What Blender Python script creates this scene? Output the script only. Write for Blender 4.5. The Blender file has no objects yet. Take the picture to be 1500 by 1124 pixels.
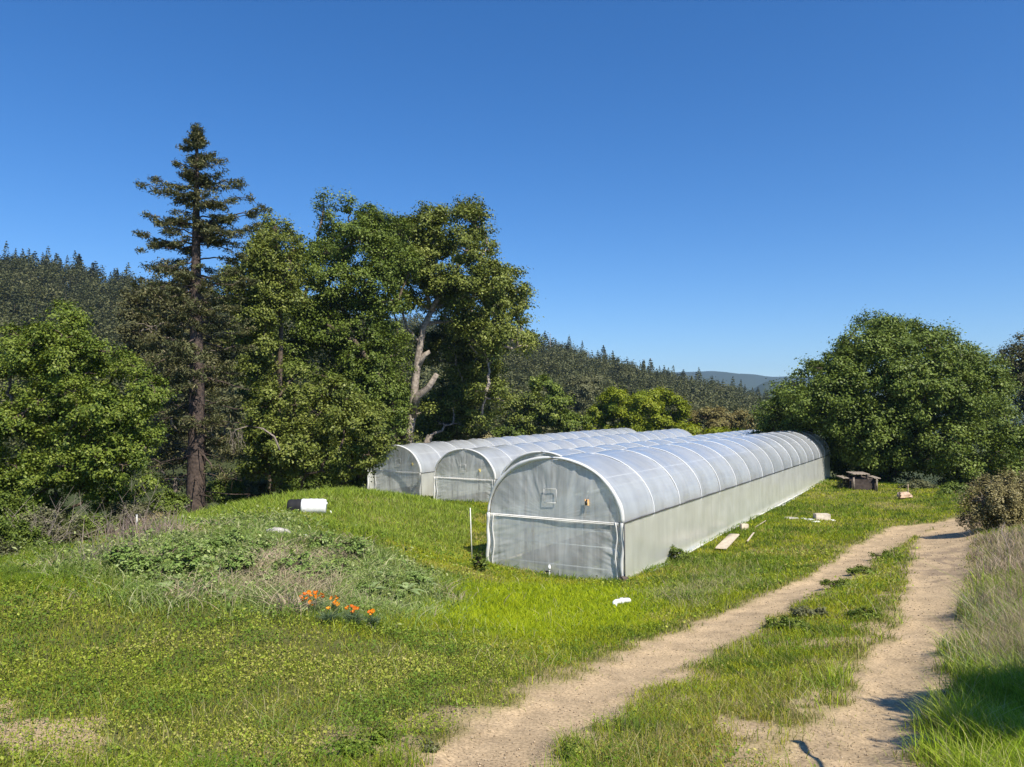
import bpy, math, random
import numpy as np
from mathutils import Vector
S = bpy.context.scene
COL = S.collection
R_ = math.radians

# ------------------------------------------------------------------ camera, sky, sun, exposure
F = 1100.0
CAMZ = 4.65
PITCH = math.atan((606 - 562) / F)
cd = bpy.data.cameras.new('camera')
cam = bpy.data.objects.new('camera', cd); COL.objects.link(cam)
cam.location = (0, 0, CAMZ)
cam.rotation_euler = (R_(90) + PITCH, 0, 0)
cd.sensor_width = 36; cd.lens = 36 * F / 1500
cd.clip_start = 0.1; cd.clip_end = 20000
S.camera = cam

SUN_EL, SUN_AZ = R_(50), R_(142)          # azimuth clockwise from +Y (camera looks along +Y)
sd = Vector((math.sin(SUN_AZ) * math.cos(SUN_EL), math.cos(SUN_AZ) * math.cos(SUN_EL), math.sin(SUN_EL)))
W = bpy.data.worlds.new('World'); S.world = W; W.use_nodes = True
wn = W.node_tree; wn.nodes.clear()
sky = wn.nodes.new('ShaderNodeTexSky'); sky.sky_type = 'NISHITA'; sky.sun_disc = False
sky.sun_elevation = SUN_EL; sky.sun_rotation = SUN_AZ
sky.altitude = 600; sky.air_density = 1.0; sky.dust_density = 0.25; sky.ozone_density = 5.0
bg = wn.nodes.new('ShaderNodeBackground'); bg.inputs[1].default_value = 0.102
wo = wn.nodes.new('ShaderNodeOutputWorld')
hsv = wn.nodes.new('ShaderNodeHueSaturation'); hsv.inputs['Saturation'].default_value = 1.27; hsv.inputs['Hue'].default_value = .506; wn.links.new(sky.outputs[0], hsv.inputs['Color']); wn.links.new(hsv.outputs[0], bg.inputs[0]); wn.links.new(bg.outputs[0], wo.inputs[0])
sl = bpy.data.lights.new('sun', 'SUN'); sl.energy = 5.0; sl.angle = R_(0.53); sl.color = (1, .93, .80)
so = bpy.data.objects.new('sun', sl); COL.objects.link(so)
so.rotation_euler = sd.to_track_quat('Z', 'Y').to_euler(); so.location = (0, 0, 60)
S.view_settings.view_transform = 'Standard'; S.view_settings.look = 'None'
S.view_settings.exposure = 0.62; S.view_settings.gamma = 1.0
S.cycles.use_denoising = True
S.cycles.transparent_max_bounces = 24
S.cycles.max_bounces = 8; S.cycles.volume_bounces = 0
S.cycles.caustics_reflective = False; S.cycles.caustics_refractive = False

# ------------------------------------------------------------------ helpers
def tag(o, label=None, cat=None, group=None, kind=None):
    if label: o['label'] = label
    if cat: o['category'] = cat
    if group: o['group'] = group
    if kind: o['kind'] = kind
    return o

def empty(name, loc, label=None, cat=None, group=None, rz=0, rx=0):
    o = bpy.data.objects.new(name, None); COL.objects.link(o)
    o.location = loc; o.rotation_euler = (rx, 0, rz); o.empty_display_size = .2
    return tag(o, label, cat, group)

def mesh_np(name, V, Q, mat, parent=None, tint=None, colr=None, T=None, smooth=False):
    """V (n,3); Q (m,4) quads; T (k,3) tris"""
    me = bpy.data.meshes.new(name)
    V = np.asarray(V, np.float32); nq = 0 if Q is None else len(Q); nt = 0 if T is None else len(T)
    me.vertices.add(len(V)); me.vertices.foreach_set('co', V.ravel())
    li = []
    if nq: li.append(np.asarray(Q, np.int32).ravel())
    if nt: li.append(np.asarray(T, np.int32).ravel())
    li = np.concatenate(li)
    me.loops.add(len(li)); me.loops.foreach_set('vertex_index', li)
    me.polygons.add(nq + nt)
    st = np.concatenate([np.arange(nq) * 4, nq * 4 + np.arange(nt) * 3]).astype(np.int32)
    me.polygons.foreach_set('loop_start', st)
    if smooth: me.polygons.foreach_set('use_smooth', np.ones(nq + nt, bool))
    if tint is not None:
        a = me.attributes.new('tint', 'FLOAT', 'POINT'); a.data.foreach_set('value', np.asarray(tint, np.float32))
    if colr is not None:
        c = np.ones((len(V), 4), np.float32); c[:, :3] = colr
        a = me.attributes.new('col', 'FLOAT_COLOR', 'POINT'); a.data.foreach_set('color', c.ravel())
    me.update(calc_edges=True)
    if mat: me.materials.append(mat)
    o = bpy.data.objects.new(name, me); COL.objects.link(o)
    if parent: o.parent = parent
    return o

class MB:
    """collects boxes, tubes, grids of one part"""
    def __init__(s): s.V = []; s.Q = []; s.T = []; s.n = 0
    def add(s, V, Q=None, T=None):
        V = np.asarray(V, float)
        if Q is not None and len(Q): s.Q.append(np.asarray(Q) + s.n)
        if T is not None and len(T): s.T.append(np.asarray(T) + s.n)
        s.V.append(V); s.n += len(V); return s
    def box(s, c, size, rz=0.0, rx=0.0, bev=0.0):
        hx, hy, hz = [q / 2 for q in size]; b = min(bev, hx * .9, hy * .9, hz * .9)
        if b <= 0:
            P = np.array([[x, y, z] for z in (-hz, hz) for y in (-hy, hy) for x in (-hx, hx)], float)
            Qs = [[0, 2, 3, 1], [4, 5, 7, 6], [0, 1, 5, 4], [2, 6, 7, 3], [0, 4, 6, 2], [1, 3, 7, 5]]; Ts = []
        else:  # chamfered box: three inset quads per corner
            P = []; idx = {}
            for z in (-1, 1):
                for y in (-1, 1):
                    for x in (-1, 1):
                        for a in range(3):
                            p = [x * hx, y * hy, z * hz]
                            for k in range(3):
                                if k != a: p[k] -= b * (x, y, z)[k]
                            idx[(x, y, z, a)] = len(P); P.append(p)
            P = np.array(P, float); Qs = []; Ts = []
            for a in range(3):
                o1, o2 = [k for k in range(3) if k != a]
                for sgn in (-1, 1):
                    q = []
                    for u, v in ((-1, -1), (1, -1), (1, 1), (-1, 1)):
                        k = [0, 0, 0]; k[a] = sgn; k[o1] = u; k[o2] = v; q.append(idx[(*k, a)])
                    Qs.append(q)
                for u in (-1, 1):
                    for v in (-1, 1):
                        k0 = [0, 0, 0]; k0[o1] = u; k0[o2] = v; k1 = list(k0); k0[a] = -1; k1[a] = 1
                        Qs.append([idx[(*k0, o1)], idx[(*k1, o1)], idx[(*k1, o2)], idx[(*k0, o2)]])
            for z in (-1, 1):
                for y in (-1, 1):
                    for x in (-1, 1): Ts.append([idx[(x, y, z, a)] for a in range(3)])
        if rx:
            c_, s_ = math.cos(rx), math.sin(rx); P = P @ np.array([[1, 0, 0], [0, c_, s_], [0, -s_, c_]])
        if rz:
            c_, s_ = math.cos(rz), math.sin(rz); P = P @ np.array([[c_, s_, 0], [-s_, c_, 0], [0, 0, 1]])
        return s.add(P + np.asarray(c), Qs, Ts)
    def tube(s, pts, rad, k=6, cap=True):
        pts = np.asarray(pts, float); n = len(pts)
        rad = np.full(n, rad) if np.isscalar(rad) else np.asarray(rad)
        d = np.gradient(pts, axis=0); d /= np.linalg.norm(d, axis=1)[:, None] + 1e-9
        up = np.array([0, 0, 1.0]) if abs(d[0][2]) < .9 else np.array([1.0, 0, 0])
        u = np.cross(d, up); u /= np.linalg.norm(u, axis=1)[:, None] + 1e-9
        v = np.cross(d, u); a = np.arange(k) * 2 * math.pi / k
        P = pts[:, None] + rad[:, None, None] * (u[:, None] * np.cos(a)[None, :, None] + v[:, None] * np.sin(a)[None, :, None])
        i = np.arange(n - 1)[:, None] * k; j = np.arange(k)[None]; j2 = (j + 1) % k
        Q = np.stack([i + j, i + j2, i + k + j2, i + k + j], -1).reshape(-1, 4)
        P = P.reshape(-1, 3); T = None
        if cap:
            P = np.vstack([P, pts[0], pts[-1]]); c0, c1 = n * k, n * k + 1
            T = [[c0, (q + 1) % k, q] for q in range(k)] + [[c1, (n - 1) * k + q, (n - 1) * k + (q + 1) % k] for q in range(k)]
        return s.add(P, Q, T)
    def grid(s, P):
        P = np.asarray(P, float); a, b = P.shape[:2]
        i = np.arange(a - 1)[:, None] * b; j = np.arange(b - 1)[None]
        Q = np.stack([i + j, i + j + 1, i + b + j + 1, i + b + j], -1).reshape(-1, 4)
        return s.add(P.reshape(-1, 3), Q)
    def build(s, name, mat, parent=None, smooth=False, off=(0, 0, 0)):
        return mesh_np(name, np.vstack(s.V) - np.asarray(off), np.vstack(s.Q) if s.Q else None, mat, parent,
                       T=np.vstack(s.T) if s.T else None, smooth=smooth)

def vnoise(x, y, sc=1.0, seed=0, octv=3):
    out = 0; amp = 1; tot = 0
    for o in range(octv):
        u = x / sc * 2 ** o + seed * 17.3 + o * 5.1; v = y / sc * 2 ** o + seed * 9.7 - o * 3.7
        i = np.floor(u); j = np.floor(v); fu = u - i; fv = v - j
        fu = fu * fu * (3 - 2 * fu); fv = fv * fv * (3 - 2 * fv)
        def h(a, b):
            q = np.sin(a * 127.1 + b * 311.7 + seed * 1.3) * 43758.5453
            return q - np.floor(q)
        out = out + amp * ((h(i, j) * (1 - fu) + h(i + 1, j) * fu) * (1 - fv) + (h(i, j + 1) * (1 - fu) + h(i + 1, j + 1) * fu) * fv)
        tot += amp; amp *= .5
    return out / tot

def sstep(a, b, x):
    t = np.clip((x - a) / (b - a), 0, 1); return t * t * (3 - 2 * t)

# ------------------------------------------------------------------ where a photographed point stands, given its distance
CT, ST = math.cos(PITCH), math.sin(PITCH)
def P(px, py, D):
    u = (px - 750) / F; v = -(py - 562) / F
    Y = CT - v * ST; Z = ST + v * CT
    return np.array([u * D / Y, D, CAMZ + Z * D / Y])

CP = [(750,1124,5.1),(0,1124,5.5),(1500,1124,4.9),(750,1000,8),(200,1000,8.4),(1300,1000,8),(1500,1000,8.2),(450,1060,6.6),
 (1380,857,16),(1250,857,15.6),(1000,900,14),(905,852,20.8),(717,835,22.6),(600,905,13),(740,890,15.6),(650,850,18.2),(700,790,25.5),
 (632,738,44),(727,741,41.5),(531,727,49),(600,745,37),(450,757,24),(505,716,34),(430,722,29),(345,742,26.5),(255,764,24),(560,762,26),
 (600,800,21),(560,850,15),(450,890,10),(300,870,11),(150,850,12.3),(0,840,13.2),(400,800,17),(250,810,16),(1215,700,54.4),(1050,781,29.2),
 (1300,720,45),(1380,745,36.5),(1395,765,31.5),(1250,780,29),(1100,830,21.5),(1450,850,14.8),(1490,800,20),(1430,775,27.5),(1500,770,25),(870,880,16.6),
 (1204,760,33),(900,930,12.2),(1150,900,13.2)]
CPW = [tuple(P(*c)) for c in CP]
CPW += [(0,0,3.05),(3,0,3.05),(-3,0,3.05),(0,-8,3.6),(8,0,3.4),(-8,0,3.0),(8,5,2.9),(-8,8,2.6),(-14,14,1.4),(-20,20,-.8),(-25,12,-.5),(-16,26,-.8),
 (-14,34,-1.6),(-10,38,-.6),(-22,32,-3),(-30,45,-5),(-15,52,-3),(-10,60,-3),(0,62,-2),(-20,66,-6),(10,75,-2.5),(22,62,-.6),(27,52,-.3),(34,56,-1),
 (20,85,-5),(0,90,-7),(-30,90,-8),(30,85,-4),(45,70,-2),(-50,60,-8),(-45,25,-4),(45,40,1.5),(22,30,1.8),(18,20,2.4),(16,10,3.2),(60,90,-5),(24,40,.3),
 (5,50,-.1),(9,38,0),(2,32,-.2),(-2,50,-.8),(14,62,-.3),(11,66,-1.2)]
CPW = np.array(CPW)
def _U(r2): return r2 * np.log(r2 + 1e-9)
_n = len(CPW)
_K = _U(((CPW[:, None, :2] - CPW[None, :, :2]) ** 2).sum(-1)) + np.eye(_n) * 18
_Pm = np.hstack([np.ones((_n, 1)), CPW[:, :2]])
_A = np.block([[_K, _Pm], [_Pm.T, np.zeros((3, 3))]])
_w = np.linalg.solve(_A, np.concatenate([CPW[:, 2], np.zeros(3)]))
CRX = [-600, 0, 100, 200, 300, 500, 650, 780, 900, 1000, 1060, 1120, 1200, 1500, 2200]
CRY = [395, 408, 418, 436, 452, 480, 500, 518, 551, 573, 588, 608, 632, 640, 600]
def farH(x, y):
    D = np.maximum(y, 20.); px = np.clip(750 + F * x / D, -600, 2200)
    r = np.sqrt(x * x + y * y)
    cy = np.interp(px, CRX, CRY); Dc = np.interp(px, [0, 700, 1000, 1500], [270, 330, 390, 450])
    cz = CAMZ + (606 - cy) / F * Dc
    t = np.clip((D - 80) / (Dc - 80), 0, 1)
    z = -8 + (cz + 8) * (t ** 1.25)
    z = z - sstep(0, 500, D - Dc) * 60
    n = vnoise(x, y, 60., 3) - .5
    z = z + n * 10 * sstep(100, 260, r) * (1 - .7 * sstep(.7, 1.0, t))
    m = vnoise(x, y, 420., 5, 4) - .5
    z = z + np.exp(-((D - 1800) / 420) ** 2) * (125 + m * 50 + sstep(1130, 1080, px) * -35)
    z = z + np.exp(-((D - 3300) / 600) ** 2) * (226 + m * 70)
    return np.where(y > 20, z, -8 + 0 * x)
def H(x, y):
    x = np.atleast_1d(np.asarray(x, float)); y = np.atleast_1d(np.asarray(y, float)); out = np.empty(len(x))
    for s in range(0, len(x), 60000):
        a = x[s:s + 60000]; b = y[s:s + 60000]
        ac = np.clip(a, -70, 70); bc = np.clip(b, -30, 100)
        r2 = (ac[:, None] - CPW[None, :, 0]) ** 2 + (bc[:, None] - CPW[None, :, 1]) ** 2
        z = _U(r2) @ _w[:_n] + _w[_n] + _w[_n + 1] * ac + _w[_n + 2] * bc
        r = np.sqrt(a * a + b * b); k = sstep(72, 105, r)
        k = np.where(b < 0, sstep(15, 40, r), k)
        z = z + (vnoise(a, b, 2.3, 1, 3) - .5) * .10 * sstep(4, 14, r)
        z = z + (vnoise(a, b, 1.2, 19, 3) - .45) * .55 * np.exp(-((a + 5) / 4.2) ** 2 - ((b - 16) / 4.5) ** 2)
        f = np.where(b < 0, 3.8, farH(a, b))
        out[s:s + 60000] = z * (1 - k) + f * k
    return out
def hz(x, y): return float(H([x], [y])[0])
def hit(px, py, d0=3., d1=400.):
    D = np.geomspace(d0, d1, 1500); u = (px - 750) / F; v = -(py - 562) / F
    Y = CT - v * ST; Z = ST + v * CT
    x = u * D / Y; z = CAMZ + Z * D / Y
    h = H(x, D); k = np.argmax(h > z)
    if not (h > z).any(): k = len(D) - 1
    return np.array([x[k], D[k], h[k]])
def hits(pts): return np.array([hit(*p)[:2] for p in pts])
def inpoly(x, y, poly):
    c = np.zeros(len(x), bool); n = len(poly); j = n - 1
    for i in range(n):
        xi, yi = poly[i]; xj, yj = poly[j]
        c ^= ((yi > y) != (yj > y)) & (x < (xj - xi) * (y - yi) / (yj - yi + 1e-12) + xi); j = i
    return c
def seg_dist(x, y, line, hw):
    """distance to a polyline, minus its half width there"""
    best = np.full(len(x), 1e9)
    for i in range(len(line) - 1):
        a = line[i]; b = line[i + 1]; d = b - a; t = np.clip(((x - a[0]) * d[0] + (y - a[1]) * d[1]) / (d @ d), 0, 1)
        q = np.hypot(x - a[0] - t * d[0], y - a[1] - t * d[1]) - (hw[i] * (1 - t) + hw[i + 1] * t)
        best = np.minimum(best, q)
    return best
TL = hits([(705,1124),(805,1050),(895,1000),(997,950),(1095,900),(1205,850),(1284,800),(1335,774),(1390,766)])
d0 = TL[0] - TL[1]; TL = np.vstack([TL[0] + d0 * 6, TL[0] + d0 * 2, TL, TL[-1] + [3.5, .6], TL[-1] + [9, -1.5]])
TLW = [.42, .42, .42, .42, .42, .44, .45, .45, .5, .7, .8, .9, .9]
TR = hits([(1262,1124),(1292,1050),(1318,1000),(1342,950),(1368,900),(1374,850),(1384,800),(1386,778)])
d0 = TR[0] - TR[1]; TR = np.vstack([TR[0] + d0 * 6, TR[0] + d0 * 2, TR, TR[-1] + [2.5, 1.5]])
TRW = [.3, .3, .27, .29, .32, .35, .38, .44, .65, .8, .9]
ZL = {k: hits(v) for k, v in dict(
 lime=[(640,885),(690,855),(780,850),(910,862),(975,862),(930,925),(820,948),(650,925)],
 yel=[(640,795),(716,795),(704,842),(648,830)],
 mound=[(60,832),(180,800),(262,772),(345,752),(430,768),(480,790),(620,838),(650,878),(610,915),(460,925),(330,893),(180,862)],
 greyp=[(950,875),(1055,822),(1100,835),(1010,895)],
 wet=[(1372,806),(1400,798),(1412,850),(1398,872),(1376,850)],
 tuss=[(372,875),(392,835),(425,822),(434,850),(412,880)],
 grn=[(1440,900),(1520,890),(1600,960),(1600,1010),(1470,1000)],
 clover=[(-200,860),(200,872),(400,905),(600,930),(760,960),(600,1160),(-300,1160)],
 bare=[(-80,1050),(60,1042),(105,1075),(110,1150),(-80,1150)],
 verge=[(1405,860),(1420,850),(1450,900),(1490,1010),(1800,1100),(1800,1300),(1300,1250),(1340,1100),(1368,1020),(1395,950)],
 dry=[(1412,795),(1530,775),(1700,850),(1800,1000),(1560,1000),(1490,1000),(1450,930),(1420,860)],
 sparse=[(150,1085),(300,1066),(480,1052),(640,1030),(760,985),(900,935),(960,960),(700,1080),(600,1160),(150,1160)],
 spmid=[(1190,930),(1300,868),(1350,878),(1315,960),(1245,1060),(1205,1170),(800,1170),(950,1065),(1080,1000)],
).items()}
def zones(x, y, jit=None):
    x0, y0 = x, y
    if jit is not None:
        js = .22 + .012 * np.hypot(x, y); x = x + jit.normal(size=len(x)) * js; y = y + jit.normal(size=len(x)) * js
    q = .35 + .02 * y; wx = x + (vnoise(x, y, .8, 11, 5) - .5) * 2.6 * q / .6; wy = y + (vnoise(x, y, .8, 12, 5) - .5) * 3.2 * q / .6
    z = {k: inpoly(wx, wy, v) for k, v in ZL.items()}
    x, y = x0, y0; e = (vnoise(x, y, .5, 21, 4) - .5) * .62
    z['tl'] = seg_dist(x, y, TL, TLW) + e; z['tr'] = seg_dist(x, y, TR, TRW) + e
    z['tr_'] = np.minimum(z['tl'], z['tr'])
    return z

# ------------------------------------------------------------------ materials
def nt(name):
    m = bpy.data.materials.new(name); m.use_nodes = True; m.node_tree.nodes.clear(); return m, m.node_tree.nodes, m.node_tree.links
def simple(name, c, rough=.6, spec=.3, metal=0., noise=0., nscale=6., bump=0., c2=None):
    m, N, L = nt(name)
    o = N.new('ShaderNodeOutputMaterial'); b = N.new('ShaderNodeBsdfPrincipled'); L.new(b.outputs[0], o.inputs[0])
    b.inputs['Base Color'].default_value = (*c, 1); b.inputs['Roughness'].default_value = rough
    b.inputs['Metallic'].default_value = metal; b.inputs['Specular IOR Level'].default_value = spec
    if noise or bump or c2:
        tc = N.new('ShaderNodeTexCoord'); tx = N.new('ShaderNodeTexNoise'); tx.inputs['Scale'].default_value = nscale
        tx.inputs['Detail'].default_value = 8; L.new(tc.outputs['Object'], tx.inputs[0])
        mx = N.new('ShaderNodeMix'); mx.data_type = 'RGBA'
        mr = N.new('ShaderNodeMapRange'); mr.inputs[1].default_value = .35; mr.inputs[2].default_value = .65
        L.new(tx.outputs[0], mr.inputs[0]); L.new(mr.outputs[0], mx.inputs[0])
        k = c2 or tuple(q * (1 - noise) for q in c)
        mx.inputs[6].default_value = (*c, 1); mx.inputs[7].default_value = (*k, 1); L.new(mx.outputs[2], b.inputs['Base Color'])
        if bump:
            bp = N.new('ShaderNodeBump'); bp.inputs[0].default_value = bump; bp.inputs[1].default_value = .02
            L.new(tx.outputs[0], bp.inputs[2]); L.new(bp.outputs[0], b.inputs['Normal'])
    return m
def leafmat(name, cols, trans=.35, rough=.5, spec=.18):
    """cols: colours from low to high tint"""
    m, N, L = nt(name)
    o = N.new('ShaderNodeOutputMaterial'); b = N.new('ShaderNodeBsdfPrincipled'); t = N.new('ShaderNodeBsdfTranslucent')
    mx = N.new('ShaderNodeMixShader'); mx.inputs[0].default_value = trans
    a = N.new('ShaderNodeAttribute'); a.attribute_name = 'tint'
    r = N.new('ShaderNodeValToRGB'); el = r.color_ramp.elements
    for i, c in enumerate(cols):
        e = el[i] if i < 2 else el.new(1.0)
        e.position = i / (len(cols) - 1); e.color = (*c, 1)
    for i, c in enumerate(cols): el[i].color = (*c, 1); el[i].position = i / (len(cols) - 1)
    L.new(a.outputs['Fac'], r.inputs[0]); L.new(r.outputs[0], b.inputs['Base Color'])
    hs = N.new('ShaderNodeHueSaturation'); hs.inputs['Value'].default_value = 1.25; hs.inputs['Saturation'].default_value = 1.1
    hs.inputs['Hue'].default_value = .485
    L.new(r.outputs[0], hs.inputs['Color']); L.new(hs.outputs[0], t.inputs[0])
    b.inputs['Roughness'].default_value = rough; b.inputs['Specular IOR Level'].default_value = spec
    L.new(b.outputs[0], mx.inputs[1]); L.new(t.outputs[0], mx.inputs[2]); L.new(mx.outputs[0], o.inputs[0])
    return m
def colmat(name, trans=.3):
    m, N, L = nt(name)
    o = N.new('ShaderNodeOutputMaterial'); b = N.new('ShaderNodeBsdfPrincipled'); t = N.new('ShaderNodeBsdfTranslucent')
    mx = N.new('ShaderNodeMixShader'); mx.inputs[0].default_value = trans
    a = N.new('ShaderNodeAttribute'); a.attribute_name = 'col'
    L.new(a.outputs['Color'], b.inputs['Base Color']); L.new(a.outputs['Color'], t.inputs[0])
    b.inputs['Roughness'].default_value = .6; b.inputs['Specular IOR Level'].default_value = .12
    L.new(b.outputs[0], mx.inputs[1]); L.new(t.outputs[0], mx.inputs[2]); L.new(mx.outputs[0], o.inputs[0])
    return m
M = {}
M['grass'] = colmat('grass_blades', .35)
M['oak'] = leafmat('oak_leaves', [(.045,.06,.012),(.11,.14,.022),(.19,.22,.04),(.3,.32,.1)], .16, .5, .2)
M['oakdark'] = leafmat('dark_oak_leaves', [(.045,.07,.012),(.09,.13,.018),(.15,.2,.032),(.24,.29,.08)], .16, .5, .2)
M['lively'] = leafmat('fresh_leaves', [(.04,.07,.01),(.10,.145,.02),(.18,.23,.03),(.3,.34,.09)], .2, .5, .2)
M['lime'] = leafmat('lime_leaves', [(.10,.14,.012),(.18,.23,.015),(.27,.31,.025),(.34,.37,.05)], .35)
M['brownish'] = leafmat('budding_leaves', [(.12,.1,.035),(.19,.16,.055),(.25,.22,.08),(.28,.27,.1)], .3)
M['greygreen'] = leafmat('grey_green_leaves', [(.07,.075,.035),(.12,.125,.055),(.18,.185,.09),(.26,.26,.14)], .25)
M['drab'] = leafmat('drab_olive_leaves', [(.05,.05,.022),(.09,.09,.035),(.14,.14,.055),(.2,.18,.1)], .2)
M['bush'] = leafmat('olive_bush_leaves', [(.13,.115,.045),(.22,.19,.075),(.3,.265,.12),(.4,.35,.2)], .2)
M['needle'] = leafmat('fir_needles', [(.05,.062,.026),(.095,.108,.042),(.155,.155,.06),(.23,.19,.09)], .12, .55, .25)
M['hillfir'] = leafmat('hill_fir_needles', [(.04,.05,.022),(.058,.068,.03),(.08,.088,.038),(.11,.11,.052)], .1, .6, .2)
M['hilloak'] = leafmat('hill_oak_leaves', [(.055,.064,.025),(.08,.09,.033),(.115,.12,.045),(.16,.155,.07)], .2, .6, .2)
M['bark'] = simple('bark', (.15, .115, .085), .9, .1, noise=.6, nscale=14, bump=.9)
M['palebark'] = simple('pale_bark', (.42, .36, .3), .85, .1, noise=.5, nscale=5, bump=.8, c2=(.17, .14, .12))
M['firbark'] = simple('fir_bark', (.12, .09, .075), .95, .05, noise=.6, nscale=9, bump=1., c2=(.05, .04, .036))
M['twig'] = simple('dry_twig', (.3, .25, .21), .9, .1, noise=.4, nscale=9)
M['pvc'] = simple('white_pvc', (.78, .78, .76), .35, .4, noise=.12, nscale=7)
M['hoop'] = simple('galvanised_hoop', (.72, .73, .74), .4, .5, noise=.1)
M['dark'] = simple('dark_strip', (.07, .07, .07), .6, .3)
M['wood'] = simple('weathered_wood', (.3, .25, .2), .85, .15, noise=.45, nscale=8, bump=.5)
M['wooddark'] = simple('dark_weathered_wood', (.13, .105, .09), .9, .1, noise=.5, nscale=8, bump=.5)
M['paleboard'] = simple('pale_board', (.5, .43, .33), .8, .15, noise=.3, nscale=6, bump=.4)
M['concrete'] = simple('concrete_block', (.48, .42, .34), .9, .1, noise=.25, nscale=12, bump=.5)
M['white'] = simple('white_paint', (.82, .82, .8), .45, .4, noise=.1, nscale=5)
M['black'] = simple('black_plastic', (.02, .02, .022), .7, .15)
M['stone'] = simple('pale_stone', (.5, .47, .42), .85, .2, noise=.35, nscale=6, bump=.6)
M['stake'] = simple('stake_white', (.75, .74, .68), .6, .3, noise=.2, nscale=20)
M['poppy'] = leafmat('poppy_petals', [(.75, .16, .005), (.85, .26, .01), (.9, .38, .015)], .35, .5, .3)
M['mweed'] = leafmat('mound_weed_leaves', [(.08,.14,.03),(.15,.23,.05),(.24,.32,.09),(.34,.4,.17)], .2)
M['thistle'] = leafmat('thistle_leaves', [(.18,.26,.08),(.26,.34,.13),(.38,.44,.22)], .25)
M['poppyleaf'] = leafmat('poppy_leaves', [(.09,.14,.07),(.15,.21,.11)], .25)
M['crate'] = simple('dark_stained_crate', (.05, .04, .035), .9, .1, noise=.4, nscale=7, bump=.4)
M['redlog'] = simple('reddish_log', (.42, .26, .17), .8, .1, noise=.5, nscale=7, bump=.6, c2=(.5, .4, .3))
M['orange'] = simple('sticker_orange', (.75, .42, .16), .5)
M['yellow'] = simple('sticker_yellow', (.75, .6, .12), .5)

def film(name, opac, white=(.83, .85, .84), streak=(1., 30., 1.), gloss=.5, vtrans=.45, bump=.2, var=.16):
    """milky polythene: see-through, diffusing and shiny"""
    m, N, L = nt(name)
    o = N.new('ShaderNodeOutputMaterial')
    tc = N.new('ShaderNodeTexCoord'); mp = N.new('ShaderNodeMapping'); mp.inputs['Scale'].default_value = streak
    n1 = N.new('ShaderNodeTexNoise'); n1.inputs['Scale'].default_value = 1.0; n1.inputs['Detail'].default_value = 6; n1.inputs['Distortion'].default_value = .6
    n2 = N.new('ShaderNodeTexNoise'); n2.inputs['Scale'].default_value = .9; n2.inputs['Detail'].default_value = 5
    L.new(tc.outputs['Object'], mp.inputs[0]); L.new(mp.outputs[0], n1.inputs[0]); L.new(tc.outputs['Object'], n2.inputs[0])
    ad = N.new('ShaderNodeMath'); ad.operation = 'ADD'; L.new(n1.outputs[0], ad.inputs[0]); L.new(n2.outputs[0], ad.inputs[1])
    mr = N.new('ShaderNodeMapRange'); mr.inputs[1].default_value = .7; mr.inputs[2].default_value = 1.35
    mr.inputs[3].default_value = opac - var; mr.inputs[4].default_value = min(.98, opac + var); L.new(ad.outputs[0], mr.inputs[0])
    tr = N.new('ShaderNodeBsdfTransparent'); tr.inputs[0].default_value = (.93, .95, .95, 1)
    df = N.new('ShaderNodeBsdfDiffuse'); df.inputs[0].default_value = (*white, 1)
    tl = N.new('ShaderNodeBsdfTranslucent'); tl.inputs[0].default_value = (*white, 1)
    m1 = N.new('ShaderNodeMixShader'); m1.inputs[0].default_value = vtrans; L.new(df.outputs[0], m1.inputs[1]); L.new(tl.outputs[0], m1.inputs[2])
    m2 = N.new('ShaderNodeMixShader'); L.new(mr.outputs[0], m2.inputs[0]); L.new(tr.outputs[0], m2.inputs[1]); L.new(m1.outputs[0], m2.inputs[2])
    gl = N.new('ShaderNodeBsdfGlossy'); gl.inputs['Roughness'].default_value = .28; gl.inputs[0].default_value = (1, 1, 1, 1)
    fr = N.new('ShaderNodeFresnel'); fr.inputs[0].default_value = 1.45
    mu = N.new('ShaderNodeMath'); mu.operation = 'MULTIPLY'; mu.inputs[1].default_value = gloss; mu.use_clamp = True; L.new(fr.outputs[0], mu.inputs[0])
    bp = N.new('ShaderNodeBump'); bp.inputs[0].default_value = bump; bp.inputs[1].default_value = .03; L.new(n1.outputs[0], bp.inputs[2])
    L.new(bp.outputs[0], gl.inputs['Normal']); L.new(bp.outputs[0], df.inputs['Normal'])
    m3 = N.new('ShaderNodeMixShader'); L.new(mu.outputs[0], m3.inputs[0]); L.new(m2.outputs[0], m3.inputs[1]); L.new(gl.outputs[0], m3.inputs[2])
    L.new(m3.outputs[0], o.inputs[0]); return m
M['roof'] = film('roof_film', .56, (.84, .88, .92), (.6, 3.5, .6), .95, .40, .10, .09)
M['side'] = film('side_film', .72, (.93, .94, .87), (1, 3, .35), .4, .28, .2, .12)
M['end'] = film('end_film', .54, (.95, .97, .95), (7, 1, .5), .6, .28, .2, .2)
M['fold'] = film('folded_film', .95, (.95, .94, .91), (6, 6, .8), .5, .3)

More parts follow.
